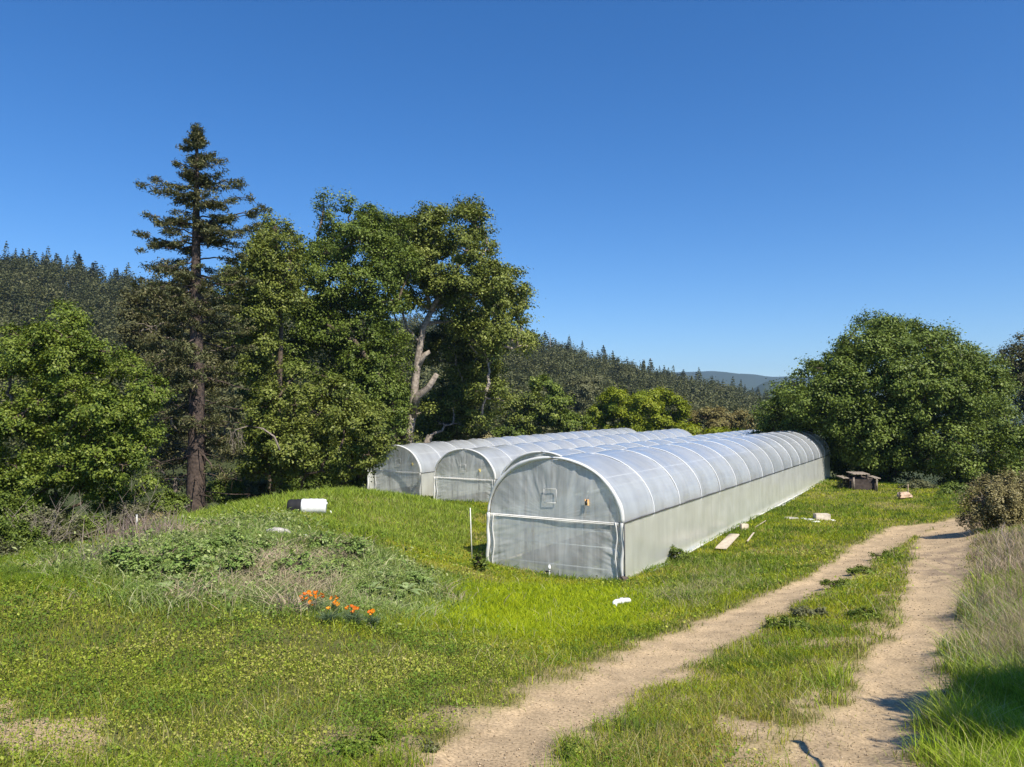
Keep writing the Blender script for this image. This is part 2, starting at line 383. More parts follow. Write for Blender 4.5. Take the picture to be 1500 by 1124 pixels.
# ------------------------------------------------------------------ ground: one sheet to the horizon
def ground():
    az = np.concatenate([np.arange(-180, -45, 5.), np.arange(-45, 45, .16), np.arange(45, 70, .8), np.arange(70, 180.1, 5.)])
    az[-1] = 180
    r = [0.0, .6]
    while r[-1] < 5200: r.append(r[-1] * (1.011 if r[-1] < 45 else (1.02 if r[-1] < 500 else 1.035)) if r[-1] > 3 else r[-1] + .3)
    r = np.array(r); A, Rr = np.meshgrid(np.radians(az), r)
    x = (Rr * np.sin(A)).ravel(); y = (Rr * np.cos(A)).ravel(); z = H(x, y)
    rr = np.hypot(x, y); Zn = zones(x, y)
    near = rr < 90
    # ruts: tracks sit a little lower than the grass
    z = z - .05 * sstep(.15, -.25, Zn['tr_']) * near
    n1 = vnoise(x, y, 1.4, 31); n2 = vnoise(x, y, .35, 32)
    g = np.array([.12, .135, .025]); c = np.tile(g, (len(x), 1))
    straw = np.array([.34, .27, .13]); dirt = np.array([.43, .32, .195])
    def mixc(c, col, k): return c * (1 - k[:, None]) + np.asarray(col) * k[:, None]
    c = mixc(c, straw, .35 * sstep(.45, .7, n1))
    c = mixc(c, [.16, .23, .02], Zn['lime'] * .9); c = mixc(c, [.25, .24, .03], Zn['yel'] * .8)
    c = mixc(c, [.08, .085, .035], Zn['mound'] * .9); c = mixc(c, [.085, .085, .03], Zn['clover'] * .8)  # clover floor darkened, painting in the shadow between its leaves
    c = mixc(c, [.2, .16, .1], Zn['dry'] * .8)
    n5 = vnoise(x, y, .45, 33, 4); c = mixc(c, dirt * .85, Zn['sparse'] * sstep(.4, .64, n5) * .75)
    mid = (Zn['tl'] > 0) & (Zn['tr'] > 0) & (Zn['tr_'] < 1.2)
    c = mixc(c, dirt * .9, np.maximum(Zn['spmid'] * sstep(.36, .56, n5), Zn['bare'] * 1.0))
    c = mixc(c, straw * .95, sstep(.5, .1, Zn['tr_']) * .75)
    c = mixc(c, dirt, sstep(.2, -.05, Zn['tr_'])); c = mixc(c, [.24, .18, .125], Zn['wet'] * .8)
    ons = (Zn['tr_'] < .1); c = mixc(c, [.3, .225, .14], sstep(.52, .7, vnoise(x, y, .22, 36, 3)) * .45 * ons); tm = np.sin((Zn['tr_']) * 34 + vnoise(x, y, .8, 37) * 4) * .5 + .5; c = mixc(c, [.32, .24, .15], tm * .28 * ons * (vnoise(x, y, 1.1, 38) > .42))
    c = mixc(c, [.5, .37, .22], sstep(.5, .75, vnoise(x, y, .9, 35, 4)) * .5 * (Zn['tr_'] < 0))
    # far: wooded floor, meadow patches, distant forested ranges
    fa = sstep(58, 85, rr); meadow = sstep(.55, .7, vnoise(x, y, 45., 41))
    fc = mixc(np.tile([.05, .062, .025], (len(x), 1)), [.16, .17, .06], meadow * (rr < 220))
    c = c * (1 - fa[:, None]) + fc * fa[:, None]
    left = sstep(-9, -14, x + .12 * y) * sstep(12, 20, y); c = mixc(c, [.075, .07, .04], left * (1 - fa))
    nr, na = len(r), len(az)
    i = np.arange(nr - 1)[:, None] * na; j = np.arange(na - 1)[None]
    Q = np.stack([i + j, i + j + 1, i + na + j + 1, i + na + j], -1).reshape(-1, 4)
    m, N, L = nt('ground'); o = N.new('ShaderNodeOutputMaterial'); b = N.new('ShaderNodeBsdfPrincipled'); L.new(b.outputs[0], o.inputs[0])
    b.inputs['Roughness'].default_value = .95; b.inputs['Specular IOR Level'].default_value = .1
    a = N.new('ShaderNodeAttribute'); a.attribute_name = 'col'
    tc = N.new('ShaderNodeTexCoord')
    def noise(s, d=6):
        t = N.new('ShaderNodeTexNoise'); t.inputs['Scale'].default_value = s; t.inputs['Detail'].default_value = d
        L.new(tc.outputs['Object'], t.inputs[0]); return t
    t1 = noise(38, 8); t2 = noise(2.2, 6)
    def mr(t, lo, hi, a0=.3, a1=.7):
        q = N.new('ShaderNodeMapRange'); q.inputs[1].default_value = a0; q.inputs[2].default_value = a1
        q.inputs[3].default_value = lo; q.inputs[4].default_value = hi; L.new(t.outputs[0], q.inputs[0]); return q
    q1 = mr(t1, .62, 1.3); q2 = mr(t2, .82, 1.15)
    mu = N.new('ShaderNodeMath'); mu.operation = 'MULTIPLY'; L.new(q1.outputs[0], mu.inputs[0]); L.new(q2.outputs[0], mu.inputs[1])
    vm = N.new('ShaderNodeVectorMath'); vm.operation = 'SCALE'; L.new(a.outputs['Color'], vm.inputs[0]); L.new(mu.outputs[0], vm.inputs['Scale'])
    L.new(vm.outputs[0], b.inputs['Base Color'])
    bp = N.new('ShaderNodeBump'); bp.inputs[0].default_value = .8; bp.inputs[1].default_value = .02; L.new(t1.outputs[0], bp.inputs[2])
    L.new(bp.outputs[0], b.inputs['Normal'])
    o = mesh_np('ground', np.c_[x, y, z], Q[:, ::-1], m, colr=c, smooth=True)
    tag(o, kind='structure')
ground()

# ------------------------------------------------------------------ grass and other ground cover
GH = [  # front centre (px, D), base height front/back, end recess
    dict(c=P(577, 730, 48.6), z0=-.80, z1=-.35, rec=.55),
    dict(c=P(680, 740, 44.6), z0=-.86, z1=-.35, rec=.02),
    dict(c=np.array([1.30, 32.6, 0]), z0=-.42, z1=-.2, rec=.02),
    dict(c=P(809, 843, 21.7), z0=-.03, z1=.02, rec=.02)]
AXA = R_(30.6); AX = np.array([math.sin(AXA), math.cos(AXA)]); AL = np.array([math.cos(AXA), -math.sin(AXA)])
GL, GW, GE, GR = 39.0, 4.3, 1.7, 3.4
def in_gh(x, y, pad=0.):
    m = np.zeros(len(x), bool)
    for g in GH:
        dx = x - g['c'][0]; dy = y - g['c'][1]
        t = dx * AX[0] + dy * AX[1]; s = dx * AL[0] + dy * AL[1]
        m |= (np.abs(s) < GW / 2 + pad) & (t > -pad) & (t < GL + pad)
    return m

def blades(rng, x, y, z, h, w, cols, lean=.45, segs=2):
    n = len(x); a = rng.random(n) * 2 * np.pi; la = rng.random(n) * 2 * np.pi
    L = h * lean * rng.random(n) * 1.4
    dx, dy = np.cos(a) * w / 2, np.sin(a) * w / 2; lx, ly = np.cos(la) * L, np.sin(la) * L
    V = []
    for k in range(segs + 1):
        t = k / segs; ww = (1 - t ** 1.7) * (.92) + .08
        cx = x + lx * t * t; cy = y + ly * t * t; cz = z + h * (t - .25 * t * t * lean)
        V.append(np.c_[cx - dx * ww, cy - dy * ww, cz]); V.append(np.c_[cx + dx * ww, cy + dy * ww, cz])
    V = np.stack(V, 1); b = np.arange(n)[:, None] * (2 * segs + 2)
    Q = np.concatenate([b + np.array([[2 * k, 2 * k + 1, 2 * k + 3, 2 * k + 2]]) for k in range(segs)])
    # roots are a bit darker and yellower in the plant itself
    C = np.repeat(cols, 2 * segs + 2, 0)
    return V.reshape(-1, 3), Q, C

def leafquads(rng, p, size, up=.6, aspect=.6, nrm=None):
    """random leaf shaped quads at p; up = how far normals turn to the sky"""
    n = len(p); nv = rng.normal(size=(n, 3)); nv /= np.linalg.norm(nv, axis=1)[:, None]
    nv[:, 2] = np.abs(nv[:, 2]) ; nv = nv + np.array([0, 0, up])
    if nrm is not None: nv = nv + nrm
    nv /= np.linalg.norm(nv, axis=1)[:, None]
    r = rng.normal(size=(n, 3)); u = np.cross(nv, r); u /= np.linalg.norm(u, axis=1)[:, None] + 1e-9; v = np.cross(nv, u)
    s = (np.asarray(size) * (0.65 + .7 * rng.random(n)))[:, None] / 2
    V = np.stack([p - u * s, p + v * s * aspect - u * s * .1, p + u * s, p - v * s * aspect - u * s * .1], 1)
    V[:, 1] += nv * s * .18; V[:, 3] += nv * s * .18
    return V.reshape(-1, 3), np.arange(n * 4).reshape(-1, 4)

def sample(rng, n, r0, r1, a0=-42, a1=42, p=1.0):
    """points over the view sector, thinning with distance"""
    r = r0 * (r1 / r0) ** (rng.random(n) ** p); a = np.radians(a0 + (a1 - a0) * rng.random(n))
    return r * np.sin(a), r * np.cos(a), r

def pick(rng, n, pal, jit=.18):
    pal = np.array(pal); c = pal[rng.integers(0, len(pal), n)] * (1 + jit * rng.normal(size=(n, 1))); return np.clip(c, .01, .9)

def cover():
    rng = np.random.default_rng(7)
    # ---- short lawn and meadow grass
    x, y, r = sample(rng, 1000000, 3.6, 64., -46, 62)
    Z = zones(x, y, rng); n1 = vnoise(x, y, 1.4, 31); n2 = vnoise(x, y, .35, 32); n5 = vnoise(x, y, .45, 33, 4); n3 = vnoise(x, y, 3.5, 51, 2)
    dens = np.ones(len(x))
    dens *= np.where(Z['clover'], .55, 1); dens *= np.where(Z['sparse'], 1 - .8 * sstep(.36, .6, n5), 1)
    dens *= np.where(Z['spmid'], 1 - .93 * sstep(.36, .56, n5), 1); dens *= np.where(Z['bare'], .1, 1)
    dens *= sstep(-.02, .3, Z['tr_']) ; dens *= ~in_gh(x, y)
    dens *= np.where((x + .12 * y < -13) & (y > 14), .35, 1)
    k = rng.random(len(x)) < dens
    x, y, r, n1, n2, n3 = [q[k] for q in (x, y, r, n1, n2, n3)]; Z = {q: v[k] for q, v in Z.items()}; n = len(x)
    h = (.07 + .05 * rng.random(n)) * (1 + .7 * n3)
    col = pick(rng, n, [(.25,.31,.015),(.31,.35,.018),(.18,.25,.015),(.35,.37,.02)])
    def setz(mask, pal, hm=1.0, p=1.0):
        m = mask & (rng.random(n) < p); col[m] = pick(rng, int(m.sum()), pal); h[m] *= hm
    far = r > 17
    setz(n1 > .55, [(.42,.39,.04),(.36,.38,.02)], .9, .5)
    setz(n2 > .66, [(.36,.3,.13),(.28,.24,.1)], .8, .35)
    setz(n3 > .58, [(.14,.22,.02),(.18,.26,.02)], 1.3, .6)
    n6 = vnoise(x, y, .7, 91, 3); n7 = vnoise(x, y, 1.9, 92, 4)
    setz(n6 > .6, [(.1,.16,.02),(.13,.19,.025)], 1.25, .75); setz(n7 < .36, [(.42,.37,.08),(.34,.33,.05),(.45,.36,.16)], .8, .6)
    setz(Z['lime'], [(.35,.42,.012),(.39,.44,.014),(.29,.38,.014)], 1.0, .93)
    setz(Z['yel'], [(.36,.34,.03),(.27,.32,.02)], .6, .9)
    setz(Z['mound'], [(.26,.33,.08),(.2,.29,.05),(.36,.39,.14),(.14,.22,.04)], 1.2, .97)
    setz(Z['clover'], [(.24,.3,.025),(.17,.23,.02),(.38,.36,.06)], .55, 1)
    setz(Z['sparse'], [(.34,.29,.1),(.2,.24,.05),(.42,.34,.18)], .6, .65)
    setz(Z['spmid'], [(.24,.27,.05),(.36,.32,.06),(.38,.31,.16)], .8, .8)
    setz(Z['dry'], [(.4,.31,.2),(.32,.26,.17),(.26,.28,.08)], 2.0, .95)
    setz(Z['verge'], [(.26,.36,.03),(.31,.4,.03),(.19,.28,.025)], 1.8, .95)
    setz(Z['greyp'], [(.36,.33,.16),(.26,.31,.08),(.2,.27,.05)], 1.4, .6)
    setz(Z['tr_'] < .5, [(.4,.33,.17),(.3,.28,.08),(.2,.23,.04)], .45, .6)
    rid = (y > 22) & (x < -1.5) & (x + .3 * y < 9) & ~Z['mound']
    setz(rid, [(.2,.29,.03),(.26,.34,.03),(.3,.37,.08)], 1.5, .8)
    w = np.maximum(.006, .00085 * r) * (.7 + .6 * rng.random(n))
    z = H(x, y) - .04 * sstep(.15, -.25, Z['tr_']) - .01
    V, Q, C = blades(rng, x, y, z, h, w, col, .8)
    tag(mesh_np('grass', V, Q, M['grass'], colr=C), 'short green meadow grass over the whole clearing', 'grass', kind='stuff')
    # ---- clover and small weeds
    x, y, r = sample(rng, 480000, 3.6, 26.)
    Z = zones(x, y, rng); n1 = vnoise(x, y, 1.4, 31); n2 = vnoise(x, y, .35, 32); n5 = vnoise(x, y, .45, 33, 4); n4 = vnoise(x, y, .8, 61)
    d = np.where(Z['clover'], .95, np.where(Z['tr_'] < 2.4, .3, .3)) * sstep(.12, .5, Z['tr_'] + n4 * .2)
    d *= np.where(Z['sparse'], 1 - .75 * sstep(.36, .68, n5), 1) * np.where(Z['spmid'], .35 * (n2 > .5), 1) * np.where(Z['bare'], .12, 1)
    d *= np.where(Z['lime'] | Z['verge'], .15, 1) * np.where(Z['mound'], 1.3, 1); d *= ~in_gh(x, y); d *= .25 + sstep(.3, .62, n4)
    k = rng.random(len(x)) < d; x, y, r, n1, n2, n4 = [q[k] for q in (x, y, r, n1, n2, n4)]; md = Z['mound'][k]; n = len(x)
    col = pick(rng, n, [(.24,.31,.03),(.15,.22,.02),(.29,.35,.04),(.34,.37,.07)])
    m = (n1 > .58) & (rng.random(n) < .6); col[m] = pick(rng, int(m.sum()), [(.36,.37,.07),(.3,.35,.05),(.42,.38,.13)])
    n8 = vnoise(x, y, .55, 95, 3); m = n8 > .57; col[m] = pick(rng, int(m.sum()), [(.12,.2,.025),(.16,.24,.03)])
    col[md] = pick(rng, int(md.sum()), [(.25,.32,.08),(.14,.22,.05),(.36,.4,.17)])
    z = H(x, y) + .015 + (n8 > .57) * .05 * rng.random(n) + .09 * rng.random(n) * (.3 + n4) + md * .34 * rng.random(n) * sstep(.3, .7, vnoise(x, y, .9, 97, 3))
    V, Q = leafquads(rng, np.c_[x, y, z], np.maximum(.017, .0023 * r) * (.7 + .9 * rng.random(len(x)) ** 2) * np.where(md, 1.6, 1.), .6, np.where(md, .5, .8)[:, None])
    tag(mesh_np('clover', V, Q, M['grass'], colr=np.repeat(col, 4, 0)), 'low clover and small leafy weeds in the foreground grass', 'clover', kind='stuff')
    # ---- long grass on the right verge, taller weeds and dry stems
    Vs, Qs, Cs = [], [], []; nv = 0
    def addb(x, y, h, w, cols, lean, segs=4, zo=0.):
        nonlocal nv
        V, Q, C = blades(rng, x, y, H(x, y) - .02 + zo, h, w, cols, lean, segs); Vs.append(V); Qs.append(Q + nv); Cs.append(C); nv += len(V)
    def inzone(name, n, r0, r1, a0=-42, a1=42, tuft=None):
        x, y, r = sample(rng, n, r0, r1, a0, a1); Z = zones(x, y, rng); k = Z[name] & (Z['tr_'] > .12) & ~in_gh(x, y, .1)
        if tuft: k &= rng.random(len(x)) < sstep(*tuft, vnoise(x, y, .5, 71, 2))
        return x[k], y[k], r[k]
    x, y, r = inzone('verge', 150000, 3.6, 18, 22, 42, (.3, .55)); n = len(x)
    addb(x, y, (.14 + .24 * rng.random(n)) * (.5 + vnoise(x, y, .6, 73, 2)), np.maximum(.006, .001 * r), pick(rng, n, [(.3,.42,.02),(.38,.48,.03),(.2,.32,.02),(.44,.5,.08),(.5,.46,.2)]), .7)
    x, y, r = inzone('dry', 90000, 9, 36, 24, 40, (.25, .5)); n = len(x)
    addb(x, y, (.15 + .35 * rng.random(n)) * (.5 + vnoise(x, y, .8, 74, 2)), np.maximum(.006, .0009 * r), pick(rng, n, [(.42,.32,.22),(.34,.26,.18),(.5,.41,.3),(.28,.28,.1)]), .6)
    x, y, r = inzone('mound', 90000, 8, 30, -36, 0, (.35, .75)); n = len(x)
    q = vnoise(x, y, 1.8, 81, 2); cc = pick(rng, n, [(.34,.38,.16),(.26,.34,.1),(.4,.4,.22),(.2,.29,.07)])
    tn = q > .62; cc[tn] = pick(rng, int(tn.sum()), [(.46,.38,.26),(.4,.31,.22)])
    addb(x, y, (.1 + .3 * rng.random(n) ** 1.5) * (.5 + vnoise(x, y, .7, 83, 2)), np.maximum(.010, .0016 * r), cc, 1.3)
    x, y, r = inzone('tuss', 60000, 8, 16, -30, -5); n = len(x)
    addb(x, y, .25 + .3 * rng.random(n), np.maximum(.005, .0009 * r), pick(rng, n, [(.5,.4,.26),(.42,.33,.22),(.56,.46,.32)]), 1.3)
    x, y, r = inzone('greyp', 40000, 10, 22, 5, 25, (.3, .6)); n = len(x)
    addb(x, y, .1 + .14 * rng.random(n), np.maximum(.006, .001 * r), pick(rng, n, [(.42,.35,.22),(.34,.32,.14),(.26,.31,.08)]), .7)
    x, y, r = inzone('grn', 60000, 7, 16, 28, 42, (.35, .6)); n = len(x)
    addb(x, y, .15 + .3 * rng.random(n), np.maximum(.006, .001 * r), pick(rng, n, [(.26,.34,.14),(.2,.3,.1),(.32,.37,.2)]), .9)
    x, y, r = sample(rng, 16000, 3.8, 30.); Z = zones(x, y, rng); k = (Z['tr_'] > .25) & ~in_gh(x, y, .1) & ~Z['bare'] & (rng.random(len(x)) < sstep(.4, .7, vnoise(x, y, 1.2, 75, 2))); x, y, r = x[k], y[k], r[k]; n = len(x)
    addb(x, y, .14 + .16 * rng.random(n), np.maximum(.004, .0007 * r), pick(rng, n, [(.44,.38,.18),(.5,.45,.25),(.24,.32,.06),(.3,.38,.1)]), .8)
    x, y, r = sample(rng, 30000, 3.6, 30., -30, 42); Z = zones(x, y, None); k = (Z['tr_'] < .35) & (Z['tr_'] > -.15) & (rng.random(len(x)) < .5); x, y, r = x[k], y[k], r[k]; n = len(x)
    addb(x, y, .015 + .05 * rng.random(n), np.maximum(.005, .0009 * r), pick(rng, n, [(.46,.37,.2),(.36,.3,.14),(.26,.3,.06)]), 1.6, 2)
    # dry pinkish stems behind the mound edge, and ridge grass
    for (pl, nn, h0, h1, pal) in ((hits([(140,800),(240,790),(262,775),(200,790)]), 5200, .3, .85, [(.36,.27,.22),(.3,.22,.19),(.42,.34,.28)]),
                                  (hits([(90,835),(170,812),(230,800),(180,830)]), 3000, .2, .6, [(.3,.25,.19),(.24,.2,.15)])):
        lo = pl.min(0) - [.7, .5]; hi = pl.max(0) + [.7, 1.2]; x = lo[0] + (hi - lo)[0] * rng.random(nn); y = lo[1] + (hi - lo)[1] * rng.random(nn)
        k = inpoly(x + rng.normal(size=nn) * .3, y + rng.normal(size=nn) * .3, pl) & (rng.random(nn) < sstep(.3, .55, vnoise(x, y, .5, 77, 2))); x, y = x[k], y[k]; nn = len(x)
        addb(x, y, h0 + (h1 - h0) * rng.random(nn), np.full(nn, .018), pick(rng, nn, pal), .4)
    # spill round the bases
    x, y, r = sample(rng, 60000, 14, 60); g0 = in_gh(x, y, .28) & ~in_gh(x, y, .03); k = g0; x, y, r = x[k], y[k], r[k]; n = len(x)
    addb(x, y, .1 + .2 * rng.random(n), np.maximum(.008, .0011 * r), pick(rng, n, [(.16,.24,.03),(.2,.28,.03),(.11,.18,.03)]), .7, 3)
    tag(mesh_np('tall_grass', np.vstack(Vs), np.vstack(Qs), M['grass'], colr=np.vstack(Cs)), 'long grass blades and dry weed stems on the verge and mound', 'tall grass', kind='stuff')
    # ---- gravel on the tracks
    x, y, r = sample(rng, 60000, 3.4, 36, -30, 42); Z = zones(x, y); k = Z['tr_'] < .12; k |= (Z['spmid'] | Z['sparse'] | Z['bare']) & (rng.random(len(x)) < .3); x, y, r = x[k], y[k], r[k]; n = len(x)
    s = (.0025 + .008 * rng.random(n) ** 4) * np.maximum(1, r / 9); z = H(x, y) - .045 * sstep(.15, -.25, Z['tr_'][k]) + s * .1
    oc = np.array([[1, 0, 0], [0, 1, 0], [-1, 0, 0], [0, -1, 0], [0, 0, .7], [0, 0, -.7]])
    V = np.c_[x, y, z][:, None] + oc[None] * s[:, None, None] * (.6 + .8 * rng.random((n, 6, 1)))
    T = np.array([[0, 1, 4], [1, 2, 4], [2, 3, 4], [3, 0, 4], [1, 0, 5], [2, 1, 5], [3, 2, 5], [0, 3, 5]])
    T = (np.arange(n)[:, None, None] * 6 + T[None]).reshape(-1, 3)
    tag(mesh_np('gravel', V.reshape(-1, 3), None, M['grass'], T=T, colr=np.repeat(pick(rng, n, [(.52,.41,.28),(.46,.36,.24),(.58,.48,.35),(.42,.33,.23)]), 6, 0)), 'small stones scattered on the dirt tracks', 'gravel', kind='stuff')
cover()

# ------------------------------------------------------------------ greenhouses
def ell(t, w=GW / 2, e=GE, b=GR - GE): return w * np.cos(t), e + b * np.sin(t)
def greenhouse(g, label, detail):
    c = g['c']; slope = math.atan2(g['z1'] - g['z0'], GL)
    root = empty('hoop_greenhouse', (c[0], c[1], g['z0']), label, 'greenhouse', 'plastic hoop greenhouses in the clearing', rz=-AXA, rx=slope)
    rng = np.random.default_rng(int(abs(c[1]) * 10)); hw = GW / 2; nb = 16; bay = GL / nb; rec = g['rec']
    # roof film: sags a little between hoops, puckers near the eaves
    tt = np.linspace(math.pi, 0, 41); ys = np.linspace(-.02, GL + .02, nb * 10 + 1)
    T, Yy = np.meshgrid(tt, ys); sag = -.045 * np.sin(np.pi * (Yy % bay) / bay) ** 2
    wr = (vnoise(T * 3, Yy * 2.2, 1., 5) - .5) * .05 + (vnoise(T * .8, Yy, .22, 6, 2) - .5) * .045 * (1 - np.sin(T)) ** 1.2
    X = (hw + .02 + sag + wr) * np.cos(T); Z = GE + (GR - GE + .02 + sag + wr) * np.sin(T)
    MB().grid(np.stack([X, Yy, Z], -1)).build('roof_film', M['roof'], root, True)
    # side curtains with a loose skirt
    for s in (-1, 1):
        zs = np.linspace(0, 1, 22); Zz, Y2 = np.meshgrid(zs, np.linspace(0, GL, 260))
        zt = GE - .03; ht = Zz ** 1.0
        bul = (vnoise(Y2, Zz * 1.2, .7, 7 + s, 3) - .5) * .11 * np.sin(np.pi * np.clip(Zz, 0, 1)) + (vnoise(Y2, Zz * .4, .16, 9, 2) - .5) * .035
        flare = .12 * np.clip(1 - Zz * 7, 0, 1) * (.5 + vnoise(Y2, 0 * Y2, .8, 4))
        X = s * (hw + .015 + bul * .7 + flare); Z3 = -.12 + (zt + .12) * ht
        MB().grid(np.stack([X, Y2, Z3], -1)).build('side_curtain', M['side'], root, True)
        zz = np.linspace(.3, GL - .1, 120); MB().tube(np.c_[s * (hw + .12 + .07 * (vnoise(zz, 0 * zz, .7, 44, 2) - .5)), zz, .03 + .05 * vnoise(zz, 0 * zz, .4, 45, 2)], -.01 + .07 * vnoise(zz, 0 * zz, .5, 46, 2), 7).build('skirt_fold', M['side'], root, True)
        m = MB(); m.tube([[s * (hw + .045), 0, GE], [s * (hw + .045), GL, GE]], .016, 6); m.build('eave_rail', M['dark'] if s > 0 else M['hoop'], root)
        m = MB(); m.box((s * (hw - .05), GL / 2, .07), (.04, GL - .3, .2)); m.build('base_board', M['paleboard'], root)
    # hoops (bow plus legs), each its own part
    th = np.linspace(0, math.pi, 25)
    for i in range(nb + 1):
        hx, hzz = ell(th, hw + .036, GE, GR - GE + .036); y = min(max(i * bay, .03), GL - .03)
        pts = [[hw * -.965, y, -.1], [hw * -.965, y, GE - .3]] + [[a, y, b] for a, b in zip(hx[::-1], hzz[::-1])] + [[hw * .965, y, GE - .3], [hw * .965, y, -.1]]
        MB().tube(pts, .018, 6).build('hoop', M['hoop'], root, True)
    m = MB()
    for t in (math.pi / 2, R_(45), R_(135)):
        a, b = ell(t, hw - .06, GE, GR - GE - .06); m.tube([[a, 0, b], [a, GL, b]], .014, 5)
    m.build('purlin', M['hoop'], root)
    # inside: planting beds and trellis wires seen through the film
    for xx in (-1.3, 0, 1.3):
        m = MB(); m.box((xx, GL / 2, .16), (.75, GL - 2.4, .32)); m.build('planting_bed', M['wooddark'], root)
    m = MB()
    for zz in (.55, .95, 1.3):
        for xx in (-1.3, 1.3): m.tube([[xx, 1.2, zz], [xx, GL - 1.2, zz]], .008, 4)
    for yy in np.arange(1.2, GL - 1, 3.0):
        for xx in (-1.3, 1.3): m.box((xx, yy, .75), (.05, .05, 1.5))
    m.build('trellis', M['wood'], root)
    # end walls
    for fr in (0, 1):
        y0 = rec if fr == 0 else GL - .05; sg = -1 if fr == 0 else 1
        # gable above the rail
        th2 = np.linspace(0, math.pi, 140); rr = np.linspace(0, 1, 20); TT, RR = np.meshgrid(th2, rr)
        X = (hw - .05) * np.cos(TT) * RR; Z = GE + (GR - GE - .05) * np.sin(TT) * RR
        an = np.arctan2(Z - GE + .9, X); wv = (vnoise(an * 3.5, RR * .5, .16, 13, 3) - .5) * .05 * (1 - RR ** 6) * RR + (vnoise(X, Z, .6, 14) - .5) * .05
        MB().grid(np.stack([X, y0 + sg * wv, Z], -1)).build('gable_film', M['end'], root, True)
        xs = np.linspace(-hw + .05, hw - .05, 130); zs = np.linspace(-.1, GE, 70); XX, ZZ = np.meshgrid(xs, zs)
        e = np.minimum(XX + hw, hw - XX)
        pk = (vnoise(XX * .25, ZZ + .35 * np.abs(XX), .13, 15, 2) - .5) * .09 * np.exp(-e / .45) + (vnoise(XX, ZZ, .8, 16, 3) - .5) * .05
        MB().grid(np.stack([XX, y0 + sg * pk, ZZ], -1)).build('door_panel', M['end'], root, True)
        m = MB(); m.box((0, y0 + sg * .03, GE - .02), (GW - .16, .025, .024), bev=.006); m.box((0, y0 + sg * .035, GE - .06), (GW - .2, .015, .018), bev=.004)
        m.build('end_rail', M['fold'] if fr == 0 else M['hoop'], root)
        if fr == 0:
            for xx in (-.95, .95): MB().box((xx, y0 + .12, GE * .5 + .5), (.06, .06, GE + 1.0)).build('door_post', M['wood'], root)
            m = MB()
            for zz in (.35, .95, 1.38): m.tube([[-hw + .15, y0 + .07, zz], [hw - .15, y0 + .07, zz + .02]], .02, 5)
            m.build('cross_wire', M['pvc'], root)
    # bunched white film over the front bow and down the corner posts
    th3 = np.linspace(0, math.pi, 61)
    bx, bz = ell(th3, hw + .01, GE, GR - GE + .01)
    rad = .05 + .022 * (vnoise(th3 * 4, 0 * th3, .5, 22) - .5) * 2 + .02 * (np.sin(th3 * 3 + 1))
    m = MB(); m.tube(np.c_[bx, np.full(61, -.005) + .015 * np.sin(th3 * 9), bz], rad, 8); m.build('arch_trim', M['fold'], root, True)
    for s in (-1, 1):
        m = MB(); zz = np.linspace(-.1, GE, 14)
        m.tube(np.c_[s * (hw + .01 + .025 * np.sin(zz * 7 + s)), -.02 + .02 * np.cos(zz * 5), zz], .045 + .03 * (vnoise(zz, zz, .2, 23) - .3), 8)
        m.tube(np.c_[s * (hw - .17 + .03 * np.sin(zz * 6)), rec - .04 + 0 * zz, zz], .012 + .016 * vnoise(zz, zz, .3, 24), 6)
        m.build('corner_fold', M['fold'], root, True)
    m = MB(); m.tube([[hw + .09, -.05, -.1], [hw + .08, -.05, GE]], .018, 6); m.build('corner_pole', M['dark'], root)
    # vent outline on the gable
    m = MB(); yv = rec - .05; zc = GE + .62
    for (a, b, w_, h_) in ((0, .2, .38, .012), (0, -.2, .38, .02), (-.2, 0, .008, .38), (.2, 0, .01, .38)): m.box((a - .05, yv, zc + b), (w_, .012, h_))
    m.build('vent_frame', M['fold'], root)
    st = MB(); st.box((1.12, rec - .06, GE + .5), (.13, .01, .17), bev=.004); s_ = st.build('warning_sticker', M[detail], root)
    q = MB(); q.tube([[1.12, rec - .070, GE + .44], [1.12, rec - .076, GE + .53]], [.03, .02], 6); q.tube([[1.12, rec - .072, GE + .54], [1.12, rec - .078, GE + .585]], [.018, .015], 6)
    q.build('sticker_figure', M['dark'] if detail == 'orange' else M['paleboard'], s_)
    return root
greenhouse(GH[0], 'farthest left plastic hoop greenhouse with a deep overhang above its recessed end wall', 'yellow')
greenhouse(GH[1], 'second hoop greenhouse from the left, front fully visible behind the grass', 'yellow')
greenhouse(GH[2], 'hoop greenhouse mostly hidden behind the nearest one, only its roof arch showing', 'yellow')
greenhouse(GH[3], 'nearest and largest looking plastic hoop greenhouse beside the dirt track', 'orange')

# ------------------------------------------------------------------ trees
def bez(a, b, sag, n=7, wig=0, rng=None):
    t = np.linspace(0, 1, n)[:, None]; m = (a + b) / 2 + np.array([0, 0, sag])
    p = (1 - t) ** 2 * a + 2 * t * (1 - t) * m + t * t * b
    if wig: p[1:-1] += rng.normal(size=(n - 2, 3)) * wig
    return p

